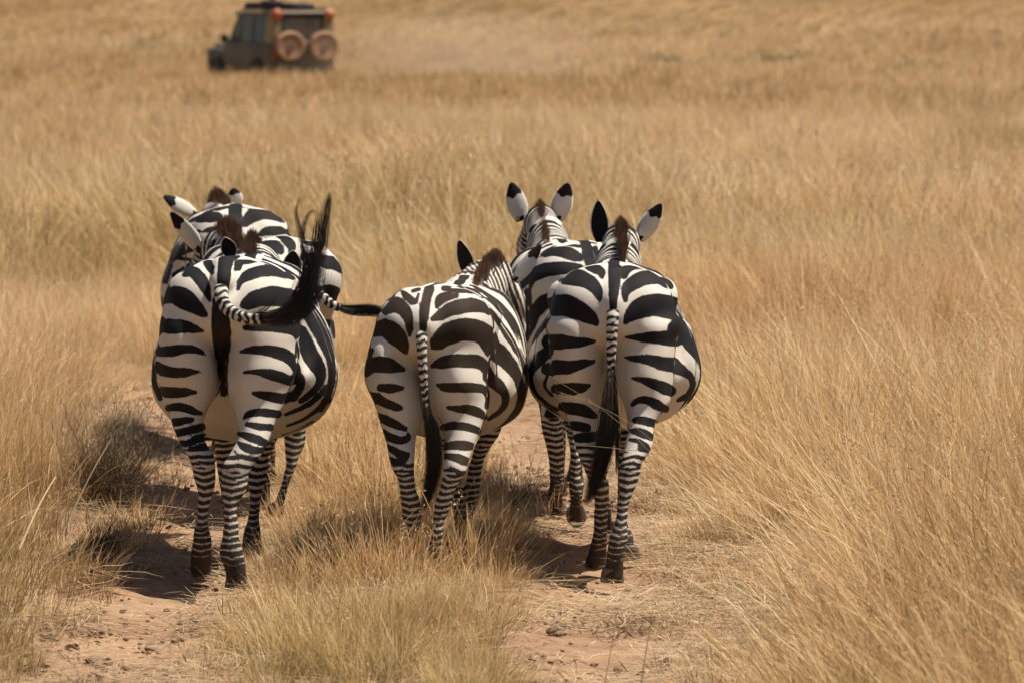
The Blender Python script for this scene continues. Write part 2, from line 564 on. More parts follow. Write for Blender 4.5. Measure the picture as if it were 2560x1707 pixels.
    if spec.get('dock'):
        dk = catmull(toL(np.array([W(*cp(c, x, y), Y0 + dy) for (c, x, y, dy) in spec['dock']])), 40)[:12]
        for i in range(0, 11):
            a, b = dk[i], dk[i + 1]
            sl, x, y, z = sub(np.minimum(a, b) - .12, np.maximum(a, b) + .12)
            ba = b - a
            t = np.clip(((x - a[0]) * ba[0] + (y - a[1]) * ba[1] + (z - a[2]) * ba[2]) / (ba @ ba), 0, 1)
            d = np.sqrt((x - a[0] - t * ba[0]) ** 2 + (y - a[1] - t * ba[1]) ** 2 + (z - a[2] - t * ba[2]) ** 2) - .036 * (1 - .016 * i)
            D[sl] = smin(D[sl], d.astype(np.float32), .035)
    gxx, gyy, gzz = gx[:, None, None] / S, gy[None, :, None] / S, gz[None, None, :] / S
    rel = (np.sin(gyy * 21 + gzz * 9 + 2.2 * np.sin(gxx * 13 + spec['seed'])) * np.sin(gzz * 17 - gyy * 8 + spec['seed'] * 1.7 + 2 * np.sin(gxx * 9)))
    D = (D + .0042 * rel * np.clip(gzz * 1.6, .25, 1)).astype(np.float32)
    rib = np.sin(gyy * 2 * np.pi / .058) * np.clip((gyy - .62) / .1, 0, 1) * np.clip((1.15 - gyy) / .1, 0, 1) * np.clip((1.12 - gzz) / .15, 0, 1) * np.clip((gzz - .65) / .1, 0, 1)
    D = (D + .0022 * rib).astype(np.float32)
    grid = openvdb.FloatGrid(background=.3)
    grid.copyFromArray(D)
    pts, tri, quads = grid.convertToPolygons(isovalue=0.0, adaptivity=0.0)
    V = pts.astype(float) * VX + lo
    Q = quads[:, ::-1].copy()
    # ---------- normals
    e1 = V[Q[:, 2]] - V[Q[:, 0]]; e2 = V[Q[:, 3]] - V[Q[:, 1]]
    fn = np.cross(e1, e2)
    N = np.zeros_like(V)
    for k in range(4): np.add.at(N, Q[:, k], fn)
    N /= np.linalg.norm(N, axis=1)[:, None] + 1e-9
    cen = (V * 1).mean(0)
    if ((V[:, 2] - 1.2 * S > 0) & (N[:, 2] > 0)).sum() < ((V[:, 2] - 1.2 * S > 0) & (N[:, 2] < 0)).sum():
        Q = Q[:, ::-1].copy(); N = -N
    # ---------- stripe field
    stripe, dust = zebra_stripes(spec, V, N, toW, S, neck_pts, neck_r, legs, flegs)
    # ---------- objects
    root = empty(spec.get('name', 'zebra'), (X0, Y0, 0), -yaw)
    tag(root, spec['label'], 'zebra', 'zebras walking away along the wheel track')
    VV, FF, ST, DU = [V], [q.tolist() for q in Q], [stripe], [dust]
    nV = len(V)

    def add(v, f, s):
        nonlocal nV
        VV.append(v); FF.extend([[i + nV for i in ff] for ff in f]); ST.append(s); DU.append(np.zeros(len(v)))
        nV += len(v)
    for e in spec['ears']:
        add(*make_ear(toL, S, e))
    dock = toL(np.array([W(*cp(c, x, y), Y0 + dy) for (c, x, y, dy) in spec['dock']])) if spec.get('dock') else None
    if dock is not None:
        add(*make_dock(dock, spec.get('dock_r', (.034, .018)), spec.get('seed', 0)))
    mat = M_YOUNG if spec.get('young') else M_ADULT
    mesh_from('body', np.concatenate(VV), FF, mat, root, attrs={'stripe': np.concatenate(ST), 'dust': np.concatenate(DU)})
    # hooves
    for (zs, cx, cy, rx, ry), lf in [(l, s_.get('hl', 0)) for l, s_ in zip(legs, spec['hind'])] + [(l, s_.get('hl', 0)) for l, s_ in zip(flegs, spec['front'])]:
        make_hoof(root, cx[0], cy[0], zs[0], max(rx[0], .042 * S), .062 * S, lf)
    make_mane(root, spec, neck_pts, neck_r, S, M_MANE_Y if spec.get('young') else M_MANE, toL)
    if spec.get('hair'):
        make_tail_hair(root, spec, toL, Y0)
    return root


def seg_dist(px, py, a, b):
    """distance of pixels to a tapered segment: returns signed width field"""
    ax, ay, aw = a; bx, by, bw = b
    dx, dy = bx - ax, by - ay
    L2 = dx * dx + dy * dy + 1e-9
    t = np.clip(((px - ax) * dx + (py - ay) * dy) / L2, 0, 1)
    return (aw + (bw - aw) * t) - np.hypot(px - ax - t * dx, py - ay - t * dy)


def zebra_stripes(spec, V, N, toW, S, neck_pts, neck_r, legs, flegs):
    Wp = toW(V)
    u, v = P(Wp)
    Nw = toW(N) - toW(np.zeros((1, 3)))
    tc = np.array([0, 0, CAMH]) - Wp
    tc /= np.linalg.norm(tc, axis=1)[:, None]
    facing = (Nw * tc).sum(1)
    mpp = Wp[:, 1] / F
    sd_ = spec.get('seed', 0)
    x, y, z = V[:, 0] / S, V[:, 1] / S, V[:, 2] / S
    nz = (vnoise(y + x * .7, z + x * .3, 5, 20 + sd_) - .5)
    nz2 = (vnoise(y - x * .5, z - x * .5, 14, 30 + sd_) - .5)
    # --- traced coat
    fld = np.full(len(V), -1.0); pad0 = 45
    ends = {-1: [], 1: []}
    wob = (vnoise(u, v, .07, 41 + sd_) - .5) * 2.6 + (vnoise(u, v, .3, 42 + sd_) - .5) * .5
    for (c, pl) in spec['strokes']:
        ox, oy, s = CR[c]
        pp = np.array([(ox + a * s, oy + b * s, w_ * s * 1.10 + 1.2) for a, b, w_ in pl])
        if len(pp) > 2: pp = catmull(pp, (len(pp) - 1) * 3 + 1)
        pad = pad0
        k = (u > (pp[:, 0] - pp[:, 2]).min() - pad) & (u < (pp[:, 0] + pp[:, 2]).max() + pad) & (v > (pp[:, 1] - pp[:, 2]).min() - pad) & (v < (pp[:, 1] + pp[:, 2]).max() + pad)
        uk, vk = u[k], v[k]
        f = np.full(k.sum(), -99.0)
        for i in range(len(pp) - 1):
            f = np.maximum(f, seg_dist(uk, vk, pp[i], pp[i + 1]))
        f = (f + wob[k]) * mpp[k]
        fld[k] = np.maximum(fld[k], f)
    for (c, z_, pl) in []:
        pass
    # --- flank pattern: nested L bands (level on the thigh, upright on the barrel)
    side_z = spec.get('side', [(.50, .022), (.56, .022), (.63, .024), (.70, .027), (.78, .03), (.86, .032), (.95, .035), (1.05, .042), (1.16, .045)])
    a = .95 * (y - .50) + .98
    b = z + .02
    k = .10
    hh = np.clip(.5 + .5 * (a - b) / k, 0, 1)
    ZL = b + (a - b) * hh + k * hh * (1 - hh) * .8 + nz * .035 + nz2 * .012
    sf = np.full(len(V), -.03)
    for (zi, wi) in side_z:
        sf = np.maximum(sf, wi - np.abs(ZL - zi))
    per = .105
    ph = (ZL - 1.16) / per
    hi_f = (np.cos(2 * np.pi * ph) * .5 + .08) * per * .5 * .6
    sf = np.where(ZL > 1.16 + side_z[-1][1], hi_f, sf)
    # belly fades to white with a dark midline
    belly = np.clip((z - .56 - .02 * nz) / .10, 0, 1)
    tr_y = (y > .35) & (y < 1.35)
    sf = np.where(tr_y, sf * belly - (1 - belly) * .008, sf)
    sf = np.where(tr_y & (z < .75) & (np.abs(x) < .018), .01, sf)
    # --- dorsal line
    top = N[:, 2] > .6
    dl = .026 - np.abs(x + (nz * .01)) * 1.0
    sf = np.where(top & (y < 1.3) & (np.abs(x) < .07), np.maximum(dl, np.where(np.abs(x) < .055, -.01, sf)), sf)
    bl = np.clip((facing - .06) / .16, 0, 1)
    ylim = np.clip((spec.get('ymax', 1.05) - y) / .12, 0, 1)
    th_ = spec.get('gap', .075)
    traced_w = bl * ylim * np.clip(1 - (-fld - th_) / .03, 0, 1)
    out = fld * traced_w + sf * (1 - traced_w)
    # --- lower legs
    for j, (zs, cx, cy, rx, ry) in enumerate(legs + flegs):
        zc = np.clip(V[:, 2], zs[0], zs[-1])
        CX = np.interp(zc, zs, cx); CY = np.interp(zc, zs, cy); RX = np.interp(zc, zs, rx); RY = np.interp(zc, zs, ry)
        near = (np.abs(V[:, 0] - CX) < RX * 1.35 + .01) & (np.abs(V[:, 1] - CY) < RY * 1.4 + .012)
        hind = j < len(legs)
        zh = spec.get('zleg', .50) if hind else .60
        zz = z + nz2 * .016 + nz * .008 - .45 * np.abs(V[:, 0] - CX) * (1 if hind else .7) * np.sign(.47 - z) * .5
        # phase from integrated period
        tb = np.linspace(0, 1.1, 400)
        perd = np.interp(tb, [0, .15, .38, .44, .50, .60, .75, 1.1], [.022, .026, .031, .024, .028, .046, .07, .09])
        phs = np.concatenate([[0], np.cumsum((tb[1:] - tb[:-1]) / perd[:-1])])
        phi = np.interp(zz, tb, phs) + j * .37 + sd_ * .21
        pr = np.interp(zz, tb, perd)
        duty = np.interp(z, [0, .10, .16, .30, .6], [.9, .8, .50, .28, .1])
        # white line down the inner/back of the cannon
        lf = (np.cos(2 * np.pi * phi) + duty) * pr * .18
        lf = np.where(z < .085 + nz2 * .05, .02, lf)
        zl = V[:, 2] / S
        wl = np.clip((zh - zl) / .03, 0, 1) * near
        if not hind:
            wl = np.clip((zh + .1 - zl) / .1, 0, 1) * near
        out = out * (1 - wl) + lf * wl
    # dark skin and painted shade under the tail come with the traced strokes
    # --- neck and head rings
    best = np.full(len(V), 9.0); tpar = np.zeros(len(V)); idx = np.zeros(len(V), int)
    cum = np.concatenate([[0], np.cumsum(np.linalg.norm(np.diff(neck_pts, axis=0), axis=1))])
    for i in range(len(neck_pts) - 1):
        a_, b_ = neck_pts[i], neck_pts[i + 1]; ba = b_ - a_
        t = np.clip(((V - a_) @ ba) / (ba @ ba), 0, 1)
        d = np.linalg.norm(V - a_ - t[:, None] * ba, axis=1) - (neck_r[i] + (neck_r[i + 1] - neck_r[i]) * t)
        kk = d < best
        best = np.where(kk, d, best); tpar = np.where(kk, cum[i] + t * (cum[i + 1] - cum[i]), tpar); idx = np.where(kk, i, idx)
    tt = tpar + nz * .012 + nz2 * .006
    # stripes fan around the crest: add height dependency so they read as slanting lines from behind
    tt = tt + (V[:, 2] - np.interp(tpar, cum, neck_pts[:, 2])) * -.35
    pern = np.interp(tpar, [0, cum[3], cum[4], cum[-1]], [.046, .030, .022, .018]) * spec.get('nper', 1)
    phn = np.interp(tpar, [0, cum[3], cum[4], cum[-1]], [0, cum[3] / .037, cum[3] / .037 + (cum[4] - cum[3]) / .028, cum[3] / .037 + (cum[4] - cum[3]) / .028 + (cum[-1] - cum[4]) / .02]) / spec.get('nper', 1)
    phn = phn + (tt - tpar) / pern
    ax_x = np.interp(V[:, 2], *[q for q in (np.sort(neck_pts[:4, 2]), neck_pts[:4, 0][np.argsort(neck_pts[:4, 2])])])
    if spec.get('young'):
        phn = (V[:, 0] * .93 + V[:, 1] * .22 + V[:, 2] * .33 + nz * .02 + nz2 * .005) / .0225
        pern = .0225 + 0 * pern
    nf = (np.cos(2 * np.pi * phn) + .08) * pern * .16
    nf = np.where(tpar > cum[-1] - .08 * S, .02, nf)
    wn = np.clip((y - 1.22) / .10, 0, 1) * (V[:, 2] > .72 * S) * np.clip(1 - best / .06, 0, 1)
    out = out * (1 - wn) + nf * wn
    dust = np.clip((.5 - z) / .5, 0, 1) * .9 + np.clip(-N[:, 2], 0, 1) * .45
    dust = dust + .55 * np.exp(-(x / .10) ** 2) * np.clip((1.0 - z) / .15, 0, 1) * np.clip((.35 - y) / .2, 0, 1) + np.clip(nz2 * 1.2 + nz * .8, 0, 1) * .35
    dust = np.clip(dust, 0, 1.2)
    for (ux, vx, rr) in spec.get('dark_spots', []):
        dd = np.hypot(u - ux, v - vx)
        out = np.maximum(out, (rr - dd) * mpp * .5 * (facing > 0) - (facing <= 0))
    return out, dust


def make_ear(toL, S, e):
    base = toL(W(*cp(e['c'], *e['base']), e['Y']))[0]
    tip = toL(W(*cp(e['c'], *e['tip']), e['Y'] + e.get('dt', 0)))[0]
    ax = tip - base; L = np.linalg.norm(ax); ax = ax / L
    toc = np.array([0, -1.0, .12])            # towards the viewer
    nrm = toc * (1 if e.get('inner') else -1)  # open side
    tw = R(e.get('twist', 0))
    nrm = nrm - ax * (nrm @ ax); nrm /= np.linalg.norm(nrm)
    side = np.cross(ax, nrm)
    nrm, side = nrm * math.cos(tw) + side * math.sin(tw), side * math.cos(tw) - nrm * math.sin(tw)
    w_ = e.get('w', .045)
    nu, nv = 26, 13
    ts = np.linspace(0, 1, nu)
    prof = np.interp(ts, [0, .12, .3, .5, .7, .85, .94, 1.0], [.46, .70, .96, 1.0, .84, .54, .32, .06]) * w_
    V, ST = [], []
    for sh in (0, 1):
        for i, t in enumerate(ts):
            for j in range(nv):
                a = (j / (nv - 1) - .5) * 2
                ang = a * R(125 - 45 * t) / 1.0
                rr = prof[i]
                px = math.sin(ang * .72) * rr * 1.05
                pn = -(math.cos(ang * .72)) * rr * .52 + rr * .3
                q = base + ax * (t * L) + side * px + nrm * (pn + (0.0055 if sh else 0) * (1 - abs(a) ** 4))
                q = q + side * (0.012 * math.sin(t * 2.6)) * e.get('curl', 0)
                V.append(q)
                if sh == 0:     # back of the ear: white with a black tip band, dark hair at the root
                    s = min(t - .665 + .05 * math.sin(a * 2.2 + 1) + .03 * math.sin(a * 7), .97 - t) * L
                    s2 = (.10 - t) * L * .6 + (vnoise(a * 3 + 7, t * 13, 1.3, 3) - .70) * .04
                    if e.get('alldark'): s = .01
                    ST.append(max(s, s2 if t < .4 else -1))
                else:
                    s = .02 if abs(a) < .80 else -.004
                    if t > .95: s = -.004
                    if e.get('fuzzy') and t < .75: s = (vnoise(a * 4 + 3, t * 11, 1.2, 8) - .56) * .03
                    ST.append(s)
    V = np.array(V); Fc = []
    n = nu * nv
    for sh in (0, 1):
        for i in range(nu - 1):
            for j in range(nv - 1):
                q = [sh * n + i * nv + j, sh * n + i * nv + j + 1, sh * n + (i + 1) * nv + j + 1, sh * n + (i + 1) * nv + j]
                Fc.append(q if sh else q[::-1])
    for i in range(nu - 1):
        Fc.append([i * nv, (i + 1) * nv, n + (i + 1) * nv, n + i * nv])
        Fc.append([i * nv + nv - 1, n + i * nv + nv - 1, n + (i + 1) * nv + nv - 1, (i + 1) * nv + nv - 1])
    for j in range(nv - 1):
        q = (nu - 1) * nv + j
        Fc.append([q, q + 1, n + q + 1, n + q])
    return V, Fc, np.array(ST)


def frames(pts):
    t = np.gradient(pts, axis=0); t /= np.linalg.norm(t, axis=1)[:, None] + 1e-9
    up = np.array([0, 1.0, 0.0])
    a = np.cross(t, up); a /= np.linalg.norm(a, axis=1)[:, None] + 1e-9
    b = np.cross(t, a)
    return t, a, b


def make_dock(pts, r, seed):
    n = 60; m = 14
    c = catmull(pts, n)
    t, a, b = frames(c)
    rad = np.interp(np.linspace(0, 1, n), [0, .12, .5, 1], [r[0] * .9, r[0], (r[0] + r[1]) / 2, r[1]])
    cum = np.concatenate([[0], np.cumsum(np.linalg.norm(np.diff(c, axis=0), axis=1))])
    V, ST = [], []
    for i in range(n):
        for j in range(m):
            an = 2 * math.pi * j / m
            V.append(c[i] + (a[i] * math.cos(an) + b[i] * math.sin(an) * .8) * rad[i])
            lat = math.cos(an)
            wob = (vnoise(cum[i] * 40, lat * 2, 1, 77 + seed) - .5) * .5
            ph = cum[i] / .030 + wob + (.5 if lat > 0 else 0) * min(1, abs(lat) * 3) * .5
            s = (math.cos(2 * math.pi * ph) - .30 + cum[i] / cum[-1] * .6) * .004
            if abs(lat) < np.interp(i / n, [0, .22, .5, 1], [.55, .30, .10, .0]): s = max(s, .003)
            if i / n < .30 and abs(lat) < np.interp(i / n, [0, .17, .30], [1.1, .85, .45]): s = max(s, .003)
            ST.append(s)
    Fc = [[i * m + j, i * m + (j + 1) % m, (i + 1) * m + (j + 1) % m, (i + 1) * m + j] for i in range(n - 1) for j in range(m)]
    Fc.append([(n - 1) * m + j for j in range(m)][::-1]); Fc.append(list(range(m)))
    return np.array(V), Fc, np.array(ST)


def make_hoof(root, cx, cy, z0, rx, ry, lift):
    n = 16
    V = []
    prof = [(0.0, 1.16, .006), (.010, 1.15, .004), (.050, .98, -.012), (.062, .84, -.020)]
    for (h, k, sh) in prof:
        for j in range(n):
            a = 2 * math.pi * j / n
            yy = math.sin(a) * ry * k
            if yy < 0: yy *= .82
            V.append((cx + math.cos(a) * rx * k, cy + .012 + yy + sh, z0 + h - .004))
    Fc = [[i * n + j, i * n + (j + 1) % n, (i + 1) * n + (j + 1) % n, (i + 1) * n + j] for i in range(len(prof) - 1) for j in range(n)]
    Fc.append(list(range(n))[::-1]); Fc.append([(len(prof) - 1) * n + j for j in range(n)])
    V = np.array(V)
    if lift:      # hoof tipped up, sole showing
        c0 = np.array([cx, cy, z0 + .05])
        q = V - c0
        ca, sa = math.cos(lift), math.sin(lift)
        V = np.stack([q[:, 0], q[:, 1] * ca + q[:, 2] * sa, -q[:, 1] * sa + q[:, 2] * ca], 1) + c0
    mesh_from('hoof', V, Fc, M_HOOF, root)


def strands(name, root, mat, curves, widths, stripes, rands):
    """curves: list of (n,3); builds crossed tapered ribbons"""
    V, Fc, AL, ST, RN = [], [], [], [], []
    for c, w_, s, r_ in zip(curves, widths, stripes, rands):
        n = len(c)
        t = np.gradient(c, axis=0); t /= np.linalg.norm(t, axis=1)[:, None] + 1e-9
        d = np.cross(t, np.array([0.05, -1.0, .1])); d /= np.linalg.norm(d, axis=1)[:, None] + 1e-9
        e = np.cross(t, d)
        tp = np.linspace(1, .15, n)[:, None] * w_
        b0 = len(V)
        tri = [d, -.5 * d + .86 * e, -.5 * d - .86 * e]
        for i in range(n):
            for q in tri:
                V.append(c[i] + q[i] * tp[i]); AL.append(i / (n - 1)); ST.append(s); RN.append(r_)
        for i in range(n - 1):
            for j in range(3):
                k = (j + 1) % 3
                Fc.append([b0 + i * 3 + j, b0 + i * 3 + k, b0 + (i + 1) * 3 + k, b0 + (i + 1) * 3 + j])
    return mesh_from(name, np.array(V), Fc, mat, root, attrs={'along': AL, 'stripe': ST, 'rand': RN})


def make_mane(root, spec, npts, nr, S, mat, toL):
    """upright mane along the crest of the neck"""
    r_ = np.random.default_rng(100 + spec.get('seed', 0))
    if 'crest' in spec:
        cr = toL(np.array([W(*cp(c, x, y), Yc) for (c, x, y, Yc) in spec['crest']]))
    else:
        cr = []
        for i in range(1, 4):
            t = npts[min(i + 1, 3)] - npts[max(i - 1, 0)]; t /= np.linalg.norm(t)
            up = np.cross(np.array([1.0, 0, 0]), t); up /= np.linalg.norm(up)
            if up[2] < 0: up = -up
            cr.append(npts[i] + up * nr[i] * .93)
        f = npts[3] + np.array([0, .05, nr[3] * .9])
        cr.append(f)
        cr = np.array(cr)
    C = catmull(cr, 80)
    cum = np.concatenate([[0], np.cumsum(np.linalg.norm(np.diff(C, axis=0), axis=1))])
    T = np.gradient(C, axis=0); T /= np.linalg.norm(T, axis=1)[:, None]
    ln = spec.get('mane_len', .105) * S
    curves, ws, ss, rs = [], [], [], []
    lat = spec.get('mane_w', .016) * S
    dirn = np.array(spec.get('mane_dir', (0, -.35, 1.0)))
    for k in range(int(spec.get('mane_n', 2200) * .62)):
        f = r_.random() ** .8
        i = int(f * 79)
        t = T[i]
        up = dirn - t * (dirn @ t) * .6
        up /= np.linalg.norm(up)
        l = ln * np.interp(f, [0, .2, .6, .92, 1], [.35, .7, .95, 1.05, .8]) * r_.uniform(.74, 1.08)
        off = r_.normal(0, 1)
        lt = lat * np.interp(f, [0, .7, 1], [.4, 1, .85])
        l = l * (1 - .16 * min(2, abs(off)))
        base = C[i] + np.array([off * lt * .8, 0, 0]) - up * .015
        tilt = up + np.array([off * .10 + r_.normal(0, .05), r_.normal(0, .06), r_.normal(0, .03)])
        p = [base + tilt * l * q + np.array([0, -.006 * q * q, 0]) for q in (0, .33, .66, 1)]
        curves.append(np.array(p)); ws.append(.0027 * S)
        ss.append(math.cos(2 * math.pi * (cum[i] / .040 + off * .45)) * .01); rs.append(float(np.clip(.55 * r_.random() + .9 * (vnoise(off * 1.6 + 9, f * 14, 1.0, 5) - .3), 0, 1)))
    strands('mane', root, mat, curves, ws, ss, rs)


def make_tail_hair(root, spec, toL, Y0):
    r_ = np.random.default_rng(300 + spec.get('seed', 0))
    curves, ws, ss, rs = [], [], [], []
    for h in spec['hair']:
        g = toL(np.array([W(*cp(c, x, y), Y0 + dy) for (c, x, y, dy) in h['guide']]))
        G_ = catmull(g, 40)
        t, a, b = frames(G_)
        spr = np.interp(np.linspace(0, 1, 40), np.linspace(0, 1, len(h['spread'])), h['spread'])
        for k in range(h['n']):
            s0 = r_.uniform(0, h.get('start', .35)) if r_.random() < .7 else 0
            e0 = r_.uniform(h.get('end', .75), 1.0)
            m = 9
            tt = np.linspace(s0, e0, m) * 39
            i0 = np.floor(tt).astype(int).clip(0, 38); fr = tt - i0
            c = G_[i0] * (1 - fr)[:, None] + G_[i0 + 1] * fr[:, None]
            o1, o2 = r_.normal(0, .48), r_.normal(0, .35)
            o1b = o1 + r_.normal(0, .22)
            sp = spr[i0]
            q = np.linspace(0, 1, m)
            grow = np.interp(q, [0, .2, 1], [.35 if s0 > 0 else .7, 1, 1])
            wav = np.sin(q * r_.uniform(2, 6) + r_.uniform(0, 6)) * .10
            lat = (o1 * (1 - q) + o1b * q + wav) * sp * grow
            c = c + a[i0] * lat[:, None] + b[i0] * (o2 * sp * .6 * grow)[:, None]
            curves.append(c); ws.append(h.get('w', .0016) * r_.uniform(.7, 1.2))
            lite = r_.random() < h.get('lite', .12)
            ss.append(-.01 if lite and s0 < .12 else .01); rs.append(r_.random())
    strands('tail_hair', root, M_TAIL, curves, ws, ss, rs)
def tmpl_leg(X0, Y0, S, side, x_hoof, dy, yaw=0):
    """contour rows of a leg that the picture hides, at its usual proportions"""
    rx = np.interp(HZ, [0, .05, .10, .15, .3, .42, .5, .6, .72, .85, 1.0, 1.12], [.048, .042, .035, .036, .030, .042, .048, .060, .10, .135, .14, .11])
    rows = []
    for z, r_, cyo in zip(HZ, rx, H_CY):
        f = min(1, z / .8)
        x = (x_hoof * (1 - f) + side * .14 * f) * S
        Y = Y0 + cyo * S + dy * (1 - min(1, z / .95))
        xx = x * math.cos(yaw) + (Y - Y0) * math.sin(yaw) + X0
        u1, v1 = P(np.array([[xx - r_ * S, Y, z * S]])); u2, v2 = P(np.array([[xx + r_ * S, Y, z * S]]))
        rows.append((0, float(v1[0]), float(u1[0]), float(u2[0])))
    return dict(rows=rows, dy=dy)


def auto_dy(spec):
    for L in spec['hind']:
        if 'dy' not in L:
            c, yy, xl, xr = max(L['rows'], key=lambda r_: cp(r_[0], 0, r_[1])[1])
            u, v = cp(c, (xl + xr) / 2, yy)
            L['dy'] = G(u, v)[1] - spec['Y'] - .12 * spec['s']
    for L in spec['front']:
        if 'rows' in L and 'dy' not in L:
            c, yy, xl, xr = max(L['rows'], key=lambda r_: cp(r_[0], 0, r_[1])[1])
            u, v = cp(c, (xl + xr) / 2, yy)
            L['dy'] = G(u, v)[1] - spec['Y'] - 1.2 * spec['s']
    return spec


def rows(c, txt):
    out = []
    for q in txt.split():
        a, b, d = q.replace(':', ',').split(',')
        out.append((c, float(a), float(b), float(d)))
    return out


def sk(c, txt):
    """'x,y,w x,y,w; ...' -> strokes"""
    out = []
    for part in txt.split(';'):
        part = part.strip()
        if part:
            out.append((c, [tuple(float(k) for k in q.split(',')) for q in part.split()]))
    return out


SPECS = {}
